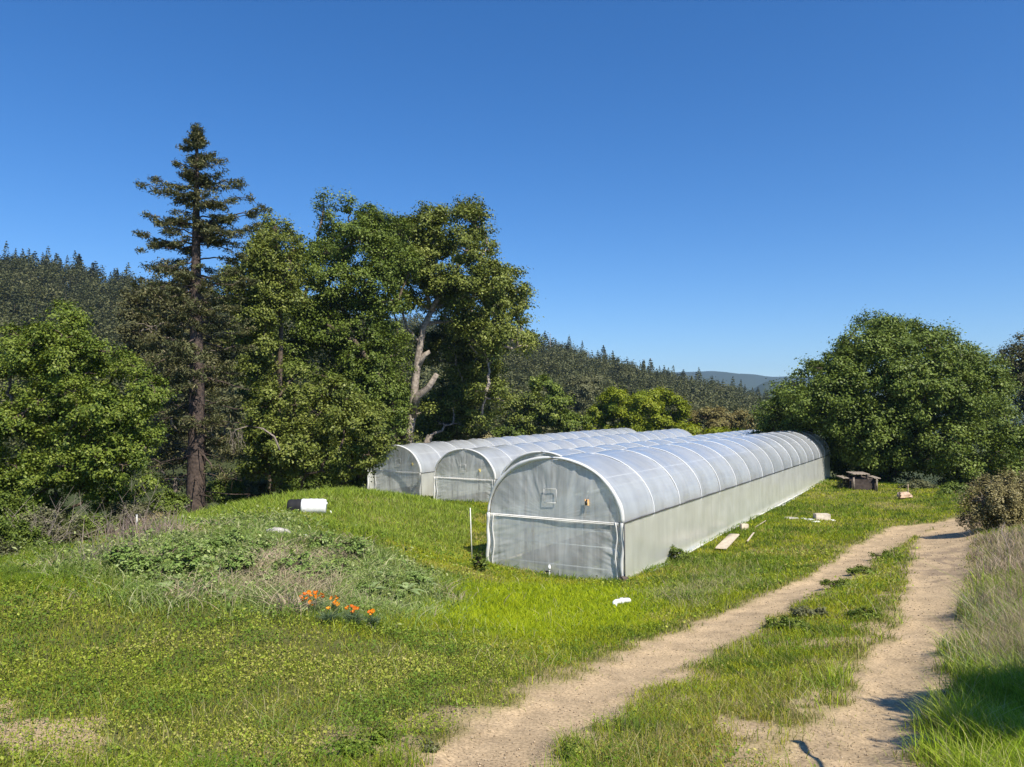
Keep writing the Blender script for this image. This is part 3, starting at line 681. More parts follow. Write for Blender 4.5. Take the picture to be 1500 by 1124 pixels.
def broadleaf(name, label, blobs, base, mat, nleaf, leaf, cat='tree', group=None, bark='bark', trunk=.3, seed=1, limbs=None, clump=None,
              stems=1, dens_in=.25, twigs=1.0, up=.2, flat=.7, spread=1.0):
    """blobs: (centre, (rx,ry,rz)) in metres; crown = leaf clumps around twig ends inside the blobs"""
    rng = np.random.default_rng(seed); base = np.asarray(base, float)
    root = empty(name, base, label, cat, group)
    wood = MB(); cs = np.array([b[0] for b in blobs]); rs = np.array([b[1] for b in blobs]); mid = cs.mean(0)
    fork = base + (mid - base) * np.array([.5, .5, .38])
    nodes = []
    for k in range(stems):
        b0 = base + (np.append(rng.normal(size=2) * trunk * 2, -.2) if stems > 1 else np.array([0, 0, -.2]))
        f = fork + (rng.normal(size=3) * trunk * 3 * np.array([1, 1, .6]) if stems > 1 else 0)
        p = bez(b0, f, 0, 8, trunk * .25, rng); wood.tube(p, np.linspace(trunk, trunk * .62, 8) * (1 if stems == 1 else .6), 8, False); nodes.append(p[-1]); nodes.append(p[5])
    if limbs is not None:
        for (pts, r0, r1) in limbs:
            pts = np.asarray(pts, float); wood.tube(pts, np.linspace(r0, r1, len(pts)), 8); nodes += list(pts)
    nodes = np.array(nodes)
    order = np.argsort(np.linalg.norm(cs - fork, axis=1))
    for i in order:
        d = np.linalg.norm(nodes - cs[i], axis=1) + .6 * np.abs(np.minimum(0, cs[i][2] - nodes[:, 2])); a = nodes[np.argmin(d)]
        p = bez(a, cs[i], .08 * np.linalg.norm(cs[i] - a), 7, .04 * np.linalg.norm(cs[i] - a), rng)
        r0 = min(trunk * .5, .035 * np.linalg.norm(cs[i] - a) + .03); wood.tube(p, np.linspace(r0, r0 * .4, 7), 6, False); nodes = np.vstack([nodes, p[3:]])
    vol = np.array([(r[0] * r[1] * r[2]) ** (2 / 3) for r in rs]); clump = (clump or rs.mean() * .3) * .62; rs = rs * 1.12
    pts = []; nrms = []; tints = []
    for b in range(len(blobs)):
        nc = max(7, int(1.5 * vol[b] / clump ** 2)); nl = int(nleaf * vol[b] / vol.sum() / nc) + 1
        for c_ in range(nc):
            v = rng.normal(size=3); v /= np.linalg.norm(v); v[2] = v[2] if rng.random() < .75 else abs(v[2])
            rad = (rng.random() ** (1 / 3 if rng.random() < dens_in else .12)) * (.72 + .42 * rng.random()) * spread
            cc = cs[b] + v * rs[b] * rad; sz = clump * (.55 + .75 * rng.random())
            if twigs and rng.random() < twigs:
                d = np.linalg.norm(nodes - cc, axis=1); a = nodes[np.argmin(d)]
                if d.min() > .15: wood.tube(bez(a, cc, .05 * d.min(), 5, .04 * d.min(), rng), np.linspace(.012 * d.min() + .012, .008, 5), 4, False)
            q = rng.normal(size=(nl, 3)) * np.array([sz, sz, sz * flat]) * .62
            pts.append(cc + q); nrms.append(np.tile(v * .7, (nl, 1)) + q / (sz + 1e-6) * .35); tints.append(np.clip(rng.normal(.45, .1) + rng.normal(size=nl) * .2, 0, 1))
    pts = np.vstack(pts); V, Q = leafquads(rng, pts, leaf, up, .62, np.vstack(nrms))
    wood.build('trunk', M[bark], root, True, base)
    mesh_np('crown', V - base, Q, M[mat], root, tint=np.repeat(np.concatenate(tints), 4))
    return root
def pxblobs(lst, D, seed=0, dj=.5, depth=1.0):
    rng = np.random.default_rng(seed + 100); out = []
    for (px, py, rx, ry) in lst:
        d = D * (1 + 0 * rng.random()) + (rng.random() - .5) * 2 * dj * 60 / F * D; a = rx / F * d; b = ry / F * d
        out.append((P(px, py, d), (a, a * depth, b)))
    return out
def onground(px, D):
    x = (px - 750) / F * D; return np.array([x, D, hz(x, D)])

def crown(poly, D, n, depth, r, seed=0, holes=0., clear=()):
    """crown as many boughs: spots inside an outline, spread over a rounded depth; each bough is a blob of its own"""
    rng = np.random.default_rng(seed); pl = np.array(poly, float); lo, hi = pl.min(0), pl.max(0); out = []; tries = 0
    per = F / D; cx = (lo[0] + hi[0]) / 2; rp = r * per
    E = np.vstack([pl, pl[:1]])
    while len(out) < n and tries < n * 60:
        tries += 1; p = lo + (hi - lo) * rng.random(2)
        if not inpoly(p[:1], p[1:], poly)[0]: continue
        d = min(np.linalg.norm(p - (E[i] + (E[i + 1] - E[i]) * np.clip(((p - E[i]) @ (E[i + 1] - E[i])) / ((E[i + 1] - E[i]) @ (E[i + 1] - E[i]) + 1e-9), 0, 1))) for i in range(len(pl)))
        if d < rp * .22: continue
        if holes and vnoise(np.array([p[0]]), np.array([p[1]]), 38., seed + 3, 2)[0] < holes: continue
        if any(np.hypot((p[0] - c[0]) / c[2], (p[1] - c[1]) / c[3]) < 1 for c in clear): fr = 1
        else: fr = -1 if rng.random() < .68 else 1
        T = depth * math.sqrt(min(1, d / (2.6 * rp))); dd = fr * T * (.35 + .65 * rng.random() ** .5)
        s = r * (.6 + .7 * rng.random()) * min(1, .38 + d / (2.5 * rp)); q = P(p[0], p[1], D + dd)
        if any(np.linalg.norm((q - o[0])) < .62 * r for o in out): continue
        out.append((q, (s, s, s * .8)))
    return out
# oak behind the greenhouses, with a pale leaning trunk
D = 60
limbs = [([P(588,700,D-2.2),P(598,645,D-2.2),P(604,600,D-2.2),P(608,560,D-2.2),P(613,520,D-2.2),P(620,480,D-2.2),P(632,455,D-2.2)], .4, .2),
         ([P(604,610,D-2.2),P(612,580,D-2.7),P(628,568,D-3),P(640,548,D-3.2)], .34, .18),
         ([P(610,540,D-2.2),P(622,520,D-2.2),P(630,515,D-2.2)], .26, .15),
         ([P(632,455,D-2.2),P(640,440,D-2.2),P(668,400,D-2.2),P(690,350,D)], .26, .10),
         ([P(632,455,D-2.2),P(622,420,D-2.2),P(600,380,D-2.2),P(560,350,D)], .2, .07),
         ([P(613,500,D-2.2),P(596,480,D-2.2),P(590,460,D-2.2),P(560,430,D-2.2)], .13, .05),
         ([P(640,450,D-2.2),P(690,440,D-2.2),P(740,430,D)], .17, .07), ([P(622,475,D-2.2),P(660,470,D+1),P(700,520,D+1)], .17, .07)]
broadleaf('oak_tree', 'tall spreading oak with a pale leaning trunk, behind the leftmost greenhouse',
  crown([(598,322),(625,300),(645,302),(660,288),(705,292),(722,312),(728,355),(745,375),(778,395),(780,430),(775,460),(784,500),(780,545),(765,580),(740,612),(690,640),
         (642,640),(655,600),(668,560),(655,520),(652,478),(620,450),(600,470),(570,450),(556,400),(555,350),(575,325)], D, 150, 4.5, 1.15, 3, .34, [(622,545,34,110),(660,570,50,90)])
  + crown([(596,560),(612,480),(650,455),(720,470),(745,600),(700,650),(600,650)], D + 4, 45, 1.5, 1.3, 33, 0.) + pxblobs([(588,604,15,12),(632,603,12,9),(612,446,15,10),(600,645,10,7)], D - 3, 3, .05),
  onground(588, D), 'oak', 190000, .19, bark='palebark', trunk=.42, seed=3, limbs=limbs, clump=.85, twigs=.8)
D = 54
broadleaf('oak_tree', 'tall oak with a slim topmost tip, between the fir and the pale trunk oak',
  crown([(464,300),(468,275),(482,278),(492,302),(510,285),(530,288),(545,305),(580,320),(605,335),(608,400),(590,450),(600,480),(595,520),(598,560),(592,610),(598,645),(560,680),
         (525,690),(530,725),(440,730),(400,720),(370,690),(380,620),(350,580),(360,520),(380,450),(400,400),(430,380),(448,345)], D, 210, 4, 1.05, 4, .32) + pxblobs([(474,290,9,13),(472,312,14,14),(486,330,20,14),(508,302,18,13),(524,322,20,16),(500,345,24,18),(545,318,18,16),(565,335,20,18),(450,375,22,18),(436,405,20,18),(540,345,24,18),(470,365,20,18),(590,345,20,18)], D, 3, .3),
  onground(510, D), 'oakdark', 190000, .17, trunk=.4, seed=4, clump=.75, twigs=.8,
  limbs=[([P(420,700,D),P(422,600,D),P(430,500,D),P(455,400,D),P(474,310,D)], .28, .08), ([P(530,700,D),P(545,560,D),P(520,480,D),P(500,450,D),P(450,440,D-2)], .32, .12),
         ([P(590,640,D),P(560,560,D-3),P(520,500,D-4),P(470,470,D-4)], .26, .1)])
D = 46
broadleaf('oak_tree', 'grey barked oak with airy crown just right of the fir trunk',
  crown([(385,335),(400,306),(425,328),(442,345),(446,420),(430,500),(400,590),(350,570),(330,500),(318,430),(330,390),(350,360)], D, 66, 2.6, .95, 5, .33) + pxblobs([(402,322,14,12),(380,345,18,14),(424,338,13,12),(400,350,18,14),(360,372,16,14),(430,370,15,18),(370,395,20,16),(345,400,16,14)], D, 5, .2),
  onground(400, D), 'oak', 60000, .15, trunk=.24, seed=5, clump=.6, twigs=1.,
  limbs=[([P(398,720,D),P(408,600,D),P(412,480,D),P(408,400,D),P(404,330,D)], .22, .06)], bark='bark')
D = 44
broadleaf('oak_tree', 'drab olive oak crown spreading behind the fir trunk',
  crown([(190,400),(240,378),(300,395),(350,400),(362,480),(345,560),(350,700),(240,725),(205,640),(190,560),(168,480)], D + 3, 75, 3, 1.0, 15, .36),
  onground(255, D + 3), 'drab', 60000, .15, trunk=.22, seed=15, clump=.6, twigs=1., bark='twig')
D = 38
broadleaf('maple_tree', 'fresh green tree in front of the oaks, reaching down to the grassy ridge',
  crown([(352,625),(380,562),(430,535),(500,555),(560,598),(580,650),(550,690),(500,700),(470,712),(400,722),(350,700)], D, 66, 2.6, .75, 6, .35),
  onground(440, D), 'oak', 70000, .13, trunk=.15, seed=6, clump=.5, stems=3)
D = 27
broadleaf('maple_tree', 'bright green bushy tree at the left edge of the picture',
  crown([(-120,520),(10,490),(45,458),(80,442),(112,458),(130,490),(175,500),(205,530),(238,560),(248,600),(228,650),(240,700),(205,745),(130,765),(60,765),(-120,770)], D, 170, 3, .62, 7, .34),
  onground(95, D), 'lively', 190000, .095, trunk=.15, seed=7, clump=.4, stems=3)
D = 57
broadleaf('bay_tree', 'large rounded dark green tree behind the picnic table on the right',
  crown([(1100,645),(1108,600),(1130,573),(1150,545),(1175,532),(1190,508),(1230,498),(1250,483),(1262,458),(1300,460),(1330,452),(1350,472),(1385,478),(1402,498),(1435,506),(1462,528),(1485,570),
         (1520,640),(1520,720),(1450,722),(1400,722),(1390,738),(1340,716),(1290,706),(1215,700),(1205,660),(1160,640)], D, 270, 7, 1.15, 8, .27)
  + crown([(1100,612),(1120,585),(1200,560),(1245,640),(1240,705),(1205,690),(1180,650),(1105,648)], D + 1, 40, 3, 1.1, 28, 0.),
  onground(1300, D), 'oakdark', 280000, .18, trunk=.28, seed=8, clump=.8, stems=5, dens_in=.35)
D = 74
broadleaf('oak_tree', 'sparser oak at the right edge of the picture behind the large rounded tree',
  crown([(1462,520),(1478,500),(1500,488),(1560,480),(1640,560),(1640,720),(1480,725),(1472,620)], D, 90, 4, 1.3, 9, .27),
  onground(1500, D), 'drab', 60000, .22, trunk=.3, seed=9, clump=.9)
for i, (lst, D, mat, lab, n) in enumerate([
   ([(905,590,30,16),(880,605,26,16),(935,602,28,18),(900,620,36,16),(925,630,30,12)], 92, 'lime', 'lime green round tree over the middle greenhouse roofs, left of its twin', 26000),
   ([(960,585,28,16),(985,602,22,18),(950,610,26,18),(975,625,28,14)], 96, 'lime', 'lime green round tree over the middle greenhouse roofs, right of its twin', 22000),
   ([(1035,612,24,12),(1065,612,26,13),(1085,622,18,10),(1050,624,32,10)], 100, 'brownish', 'brown budding tree just left of the large rounded tree', 20000),
   ([(812,600,26,20),(790,620,30,16),(835,622,28,14),(800,570,20,18)], 88, 'lively', 'green shrubby tree right beside the tall oak above the far greenhouse roof', 20000),
   ([(850,575,24,20),(842,600,26,16),(866,560,16,14)], 118, 'greygreen', 'grey green oak on the lower slope left of the lime trees', 14000),
   ([(770,600,24,26),(755,630,26,16)], 82, 'oak', 'dark young oak in the shade of the tall oak, above the leftmost roof', 14000),
   ([(1010,632,18,8),(1040,640,24,7),(1095,640,18,10)], 84, 'lime', 'low lime green shrub behind the far ends of the greenhouses', 7000),
   ]):
    broadleaf('shrub' if i == 6 else 'oak_tree', lab, pxblobs(lst, D, 20 + i, .2), onground(lst[0][0], D), mat, n, .27, cat='shrub' if i == 6 else 'tree', trunk=.22, seed=30 + i, clump=.9, twigs=.5)

# ---- conifers
def conifer(name, label, D, px, pytop, tips, seed, width, lower, n_spray=34):
    rng = np.random.default_rng(seed); base = onground(px, D); top = P(px + 1, pytop, D); Ht = top[2] - base[2]
    root = empty(name, base, label, 'tree')
    wood = MB(); zz = np.linspace(0, 1, 14)
    tr = base + (top - base) * zz[:, None]; tr[:, 0] += .12 * np.sin(zz * 5) * (1 - zz); rad = .46 * (1 - zz) ** .8 + .03; rad[0] = .6
    tr[0, 2] -= .4; wood.tube(tr, rad, 10, False)
    pts, tint, dirs = [], [], []
    def branch(f, tip, dense):
        a = np.array([np.interp(f, zz, tr[:, k]) for k in range(3)]); L = np.linalg.norm(tip - a)
        p = bez(a, tip, (-.16 + .2 * rng.random()) * L, 12, .03 * L, rng); wood.tube(p, np.linspace(.012 * L + .02, .01, 12), 5, False)
        d = (tip - a) / L; side = np.cross(d, [0, 0, 1.]); side /= np.linalg.norm(side) + 1e-9
        for k in range(int(4 + L * 3.4 * dense)):
            t = .22 + .78 * rng.random() ** .8; c = np.array([np.interp(t, np.linspace(0, 1, 12), p[:, q]) for q in range(3)])
            s = rng.choice([-1, 1]); ln = (.28 + .22 * L * (1 - t * .6)) * (.6 + .6 * rng.random()) * .6
            e = c + side * s * ln + d * ln * .6 + np.array([0, 0, (-.35 + .3 * rng.random()) * ln])
            if rng.random() < .4: wood.tube(np.array([c, e]), [.012, .005], 3, False)
            m = int(n_spray * (.5 + ln)); tt = rng.random(m)[:, None]
            q = c + (e - c) * tt + rng.normal(size=(m, 3)) * np.array([.09, .09, .07]) + np.array([0, 0, -.04]); pts.append(q)
            tint.append(np.clip(rng.normal(.42, .14) + rng.normal(size=m) * .18, 0, 1))
    for (tx, ty, up, dz) in tips:     # outline branches: tip pixel, how much higher/lower they leave the trunk
        tip = P(tx, ty, D + dz); f = (P(px, ty + up, D)[2] - base[2]) / Ht; branch(min(.985, f), tip, 1.5)
    for k in range(165):
        f = .20 + .79 * rng.random() ** .9; a = rng.random() * 2 * math.pi; w = np.interp(f, *width) * (.4 + .7 * rng.random()) * (.72 + .38 * math.sin(a * 2 + f * 11))
        if .66 < f < .71 and rng.random() < .6: continue
        c = base + (top - base) * f; sparse = .9
        branch(f, c + np.array([math.cos(a) * w, math.sin(a) * w, ((.25 if f > .8 else -.04) + .22 * rng.normal()) * w]), sparse)
    for k in range(14):
        f = .955 + .042 * rng.random(); a = rng.random() * 6.28; w = (1 - f) * 7 * rng.random() + .08; c = base + (top - base) * f; branch(min(f, .995), c + np.array([math.cos(a) * w, math.sin(a) * w, .15 + .15 * rng.random()]), .8)
    for k in range(lower):            # bare dead branches on the lower trunk
        f = .06 + .4 * rng.random(); a = rng.random() * 6.28; w = 1. + 2.2 * rng.random(); c = base + (top - base) * f
        e = c + np.array([math.cos(a) * w, math.sin(a) * w, -.2 * w]); p = bez(c, e, -.1, 6, .06, rng); wood.tube(p, np.linspace(.035, .008, 6), 4, False)
        for q in range(6):
            s = p[2 + q % 4]; wood.tube(np.array([s, s + rng.normal(size=3) * .35]), [.01, .004], 3, False)
    pts = np.vstack(pts); V, Q = leafquads(rng, pts, .19, .25, .22)
    wood.build('trunk', M['firbark'], root, True, base)
    mesh_np('crown', V - base, Q, M['needle'], root, tint=np.repeat(np.concatenate(tint), 4))
tips = [(272,204,8,0),(300,206,10,0),(314,224,10,.5),(266,215,4,.6),(258,238,6,0),(325,232,8,-.5),(330,250,12,0),(276,256,0,1),
        (206,268,16,0),(226,262,14,.8),(242,276,10,-1),(358,268,12,0),(350,262,8,1),(365,288,14,0),(340,292,8,-1),(262,290,10,1),
        (210,312,22,0),(226,322,20,-.7),(388,302,30,0),(372,312,24,.6),(206,342,18,0),(216,352,10,.5),(236,336,14,-1),(380,330,16,0),(355,340,12,-1),
        (330,352,8,0),(250,322,10,1),(360,372,10,0),(215,388,12,0),(195,410,14,0),(240,395,12,-1),(340,395,12,-1),(375,410,10,0),
        (205,450,12,0),(230,470,10,-1),(350,450,10,-1),(370,480,12,0),(210,500,10,0),(250,520,10,-1),(340,530,10,-1),(225,555,12,0),(350,580,12,-.5),
        (240,600,12,-1),(330,610,10,-1),(235,630,10,0),(340,640,8,0)]
conifer('fir_tree', 'tallest fir with a tiered pointed crown standing above the left tree line', 36, 288, 188, tips, 11,
        ([.0, .3, .5, .7, .8, .9, 1.], [2.6, 3.1, 3.1, 2.6, 1.9, 1.05, .15]), 46)

# ---- brush and shrubs along the left edge, behind the mound, and the bush right of the track
k = 0
for (px, py, rx, ry, D, mat, nm, lab, n, lf) in [
   (-20, 815, 50, 30, 15, 'greygreen', 'shrub', 'grey green thicket cut by the left edge of the picture, beside the clover', 12000, .05),
   (95, 795, 40, 26, 18, 'drab', 'shrub', 'drab twiggy brush left of the pink dry stems', 14000, .055),
   (160, 785, 36, 22, 21, 'drab', 'shrub', 'drab low brush just behind the pink dry stems', 12000, .06),
   (225, 765, 28, 18, 25, 'bush', 'shrub', 'brown brush between the two left white stakes', 8000, .07),
   (0, 750, 50, 34, 20, 'oakdark', 'shrub', 'tall dark brush at the left edge under the maple', 16000, .065),
   (20, 790, 46, 30, 16.5, 'oakdark', 'shrub', 'dark bramble thicket at the far left edge beside the clover', 16000, .055),
   (70, 770, 40, 26, 19.5, 'greygreen', 'shrub', 'grey twiggy thicket between the left maple and the clover edge', 12000, .06),
   (50, 822, 36, 14, 15.5, 'bush', 'shrub', 'low brownish thicket touching the clover at left', 8000, .05),
   (112, 815, 30, 16, 17, 'lively', 'shrub', 'small bright green shrub left of the pink dry stems', 8000, .055),
   (130, 770, 34, 24, 21, 'oakdark', 'shrub', 'dark green shrub behind the pink dry stems', 12000, .065),
   (190, 752, 34, 22, 25, 'greygreen', 'shrub', 'grey leafless looking shrub behind the first white stake', 9000, .07),
   (245, 735, 28, 22, 29, 'oakdark', 'shrub', 'dark shrub just left of the fir trunk foot', 10000, .08),
   (330, 715, 28, 26, 39, 'oakdark', 'shrub', 'dark shrub just right of the fir trunk foot', 12000, .1),
   (372, 712, 26, 20, 42, 'greygreen', 'shrub', 'grey green shrub under the maple behind the grassy ridge', 10000, .11),
   (690, 632, 40, 16, 64, 'bush', 'shrub', 'tan and brown brush under the tall oak behind the leftmost roof', 12000, .18),
   (640, 622, 34, 22, 66, 'oakdark', 'shrub', 'dark brush right beside the pale trunk', 12000, .2),
   (740, 636, 30, 12, 70, 'oakdark', 'shrub', 'low dark brush over the second roof', 9000, .2),
   (510, 690, 26, 22, 56, 'oakdark', 'shrub', 'dark shrub against the left end of the leftmost greenhouse', 12000, .14),
   (1400, 722, 26, 20, 42, 'oakdark', 'shrub', 'dark green brush hanging over the bend of the track', 12000, .11),
   (1345, 712, 22, 12, 47, 'greygreen', 'shrub', 'brushy growth behind the cut log', 8000, .12),
   ]:
    k += 1; bl = [(px, py, rx * .6, ry * .7), (px - rx * .5, py + ry * .25, rx * .5, ry * .6), (px + rx * .5, py + ry * .2, rx * .5, ry * .6), (px + rx * .1, py + ry * .6, rx * .8, ry * .5)]
    b = pxblobs(bl, D, 60 + k, .1); c = b[0][0]; g = onground(px, D); g[2] = min(g[2], c[2] - .1)
    broadleaf(nm, lab, b, g, mat, n, lf, cat='shrub', trunk=.05, seed=70 + k, clump=max(.16, rx / F * D * .28), stems=4, dens_in=.5, up=.3, flat=.9, bark='twig' if mat in ('greygreen', 'bush') else 'bark')
D = 25
b = pxblobs([(1440,735,26,20),(1470,722,34,24),(1500,728,36,28),(1430,760,20,14),(1465,755,36,20),(1505,765,34,18),(1540,740,40,34)], D, 90, .15)
bush = broadleaf('shrub', 'large olive brown rounded bush at the right edge beside the track bend', b, onground(1480, D), 'bush', 60000, .06, cat='shrub', trunk=.05, seed=91,
          clump=.22, stems=6, dens_in=.4, up=.9, flat=1.6, bark='twig', twigs=1.)
# a tree beside the photographer: outside the frame, its shade falls on the right verge
sdn = np.array(sd); bl = []
for (tx, ty, t, rx) in ((1445,1030,5.,.55),(1490,1040,5.2,.75),(1420,1048,4.8,.35),(1540,1060,5.,.9),(1500,1085,5.1,.6),(1460,1060,5.,.45),(1520,1020,5.,.6),(1600,1100,5.,.8),(1385,1050,4.8,.16)):
    h_ = hit(tx + 32, ty - 4); bl.append((h_ + sdn * t, (rx, rx * .7, rx * .4)))
c0 = bl[3][0]
broadleaf('oak_tree', 'small leafy oak beside the track on the right', bl, (c0[0] + .8, c0[1] - .3, hz(c0[0] + .8, c0[1] - .3)), 'oak', 80000, .1, trunk=.07, seed=95, clump=.3)

# ---- wooded hills
def proto_conifer(seed, n=560):
    rng = np.random.default_rng(seed); f = rng.random(n) ** 1.25; tier = np.round(f * 16) / 16 + rng.normal(size=n) * .012
    a = rng.random(n) * 6.283; r = (1 - f) ** .85 * .20 * (.35 + .75 * rng.random(n)) * (1 + .35 * np.sin(a * 3 + f * 20 + seed)) + .008
    p = np.c_[np.cos(a) * r, np.sin(a) * r, .1 + .9 * tier - r * .25]; V, Q = leafquads(rng, p, .045, .3, .55)
    return V, Q, np.repeat(np.clip(rng.normal(.4, .22, n), 0, 1), 4)
def proto_round(seed, n=900):
    rng = np.random.default_rng(seed); pts = []
    for k in range(22):
        v = rng.normal(size=3); v /= np.linalg.norm(v); v[2] = abs(v[2]) * 1.1 - .25; c = np.array([0, 0, .55]) + v * np.array([.36, .36, .38]) * (.6 + .4 * rng.random())
        pts.append(c + rng.normal(size=(n // 22, 3)) * .085)
    p = np.vstack(pts); V, Q = leafquads(rng, p, .056, .5, .7); return V, Q, np.repeat(np.clip(rng.normal(.45, .22, len(p)), 0, 1), 4)
def trunk_proto(name, V, Q, tint, mat, label, group, rad=.014, top=.9):
    r = empty(name, (0, 0, -50), label, 'tree', group)
    m = MB(); m.tube([[0, 0, -.1], [.004, 0, top * .5], [0, 0, top]], [rad, rad * .7, rad * .2], 5, False); m.build('trunk', M['bark'], r)
    mesh_np('crown', V, Q, M[mat], r, tint=tint); return r
def copy_tree(o):
    c = o.copy(); COL.objects.link(c)
    for ch in o.children:
        d = ch.copy(); COL.objects.link(d); d.parent = c
    return c
def hills():
    rng = np.random.default_rng(5); gf = 'firs standing out on the wooded hillside'; gr = 'round crowned oaks on the wooded hillside'; gs = 'dead snags on the hill crest'
    fl = 'dark fir on the wooded hill, one of many alike'; rl = 'round crowned oak on the wooded hill, one of many alike'
    pf = [proto_conifer(s) for s in (1, 2, 3)]; pr = [proto_round(s) for s in (4, 5, 6)]
    F0 = [trunk_proto('hill_fir_tree', *p, 'hillfir', fl, gf) for p in pf]
    R0 = [trunk_proto('hill_oak_tree', *p, 'hilloak', rl, gr, .02, .55) for p in pr]
    # far-off wood: one mass
    Vs, Qs, Ts = [], [], []; nv = 0; n = 2300
    px = -140 + 1300 * rng.random(n); Dm = np.interp(px, [0, 700, 1000, 1500], [270, 330, 390, 450])
    D = 100 + (Dm - 95) * rng.random(n) ** .75; x = (px - 750) / F * D; z = H(x, D); k1 = rng.random(n)
    up = .5 * sstep(.35, .9, (D - 80) / (Dm - 80)); fir = k1 < .15 + .6 * up
    for i in range(n):
        V, Q, T = (pf if fir[i] else pr)[i % 3]
        s = (7 + 8 * rng.random()) if fir[i] else (6.5 + 6 * rng.random()); a = rng.random() * 6.28; ca, sa = math.cos(a) * s, math.sin(a) * s
        k = rng.random(len(V) // 4) < .7; k4 = np.repeat(k, 4); V = V[k4]
        W_ = np.c_[V[:, 0] * ca - V[:, 1] * sa + x[i], V[:, 0] * sa + V[:, 1] * ca + D[i], V[:, 2] * s + z[i] - .5]
        Vs.append(W_); Ts.append(np.clip(T[k4] + rng.normal() * .17, 0, 1)); Qs.append(np.arange(len(W_)).reshape(-1, 4) + nv); nv += len(W_)
    Vs = np.vstack(Vs); Ts = np.concatenate(Ts); Qs = np.vstack(Qs)
    mesh_np('wood', Vs, Qs, M['hilloak'], tint=Ts)
    tag(bpy.data.objects['wood'], 'far off mixed wood covering the hillside', 'wood', kind='stuff')
    used = set()
    def put(src, px, D, s, label=None):
        o = src if src.name not in used else copy_tree(src); used.add(src.name)
        x = (px - 750) / F * D; o.location = (x, D, hz(x, D) - .4); o.scale = (s * (.75 + .75 * rng.random()),) * 2 + (s,); o.rotation_euler = (0, 0, rng.random() * 6.28)
        if label: o['label'] = label
        return o
    for px in list(-40 + 300 * rng.random(38)) + list(775 + 350 * rng.random(52)):
        D = np.interp(px, [0, 700, 1000, 1500], [268, 328, 385, 440]) - 12 * rng.random(); put(F0[int(rng.integers(3))], px + rng.normal() * 9, D, (5 + 8 * rng.random() ** 1.3) * (1 if px < 500 else .85))
    for i in range(60):
        px = (-60 + 330 * rng.random()) if i % 2 else (780 + 340 * rng.random()); D = np.interp(px, [0, 700, 1000, 1500], [268, 328, 385, 440]) * (.5 + .48 * rng.random())
        put(F0[int(rng.integers(3))], px, D, 9 + 6 * rng.random())
    for i in range(80):
        px = (-60 + 330 * rng.random()) if i % 2 else (760 + 360 * rng.random()); D = 105 + 190 * rng.random() ** 1.2; put(R0[int(rng.integers(3))], px, D, 7 + 4 * rng.random())
    for i, (px, D, s) in enumerate([(806, 335, 14), (862, 348, 10), (944, 372, 13), (954, 376, 14), (140, 150, 10)]):
        x = (px - 750) / F * D; base = np.array([x, D, hz(x, D) - .3]); m = MB(); m.tube(np.array([[0, 0, 0], [.05, 0, s * .5], [0, 0, s]]), [.3, .2, .06], 5)
        for q in range(14):
            h = s * (.35 + .6 * rng.random()); a = rng.random() * 6.28; w = .9 * (1.1 - h / s) + .5; m.tube(np.array([[0, 0, h], [math.cos(a) * w, math.sin(a) * w, h + .2]]), [.09, .03], 3)
        o = m.build('dead_tree', M['twig']); o.location = base
        tag(o, ['bare snag beside the tall oak on the hill crest', 'thin bare snag at the middle of the hill crest', 'left one of the paired bare snags on the hill crest', 'right one of the paired bare snags on the hill crest', 'pale dead trunk among the woods above the left maple'][i], 'dead tree')
hills()

# ------------------------------------------------------------------ small things
def stakeobj(px, py, D, h, lab, lean=0., rad=.02, mat='stake', name='fence_stake'):
    b = P(px, py, D); b[2] = min(b[2], hz(b[0], b[1])); top = P(px, py, D)[2]; m = MB()
    m.box((0, 0, 0), (.001, .001, .001)) if False else None
    hh = top - b[2]
    pts = np.array([[0, 0, -.15], [lean * .5, 0, (hh + h) * .5], [lean, 0, hh + h]]); m.tube(pts, rad, 6)
    o = m.build(name, M[mat]); o.location = b; return tag(o, lab, 'stake', 'white stakes of the old fence line')
stakeobj(200, 775, 23.5, .45, 'thick white stake among the pink dry stems', rad=.028)
stakeobj(256.5, 770, 26, .35, 'thin white stake between the dry stems and the fir trunk', rad=.018)
stakeobj(331, 752, 30, .38, 'white stake on the grassy ridge right of the fir trunk', rad=.02)
stakeobj(318, 755, 31, .3, 'leaning grey stake beside the fir trunk', lean=-.22, rad=.02, mat='wood')
stakeobj(12, 778, 20, .2, 'short white stake at the far left edge', rad=.02)

# barrel lying in the grass, half black half white
bp = hit(450, 752); root = empty('barrel', bp, 'black and white barrel lying on its side on the grassy ridge', 'barrel', rz=R_(8))
xs = np.linspace(-.62, .62, 22)
def drum(x0, x1, nm, mat, endr):
    t = np.linspace(x0, x1, 14); r = .24 + .018 * np.cos((t) / .62 * math.pi * .5) + .008 * (np.abs((t * 5) % 1 - .5) < .12); r[0] *= endr[0]; r[-1] *= endr[1]
    MB().tube(np.c_[t, 0 * t, 0 * t + .2], r, 28).build(nm, M[mat], root, True)
drum(-.62, -.18, 'barrel_end', 'black', (.8, 1)); drum(-.175, .60, 'barrel_body', 'white', (1, .93))
m = MB(); m.tube([[.60, 0, .3], [.64, 0, .3]], .035, 10); m.build('bung', M['white'], root)

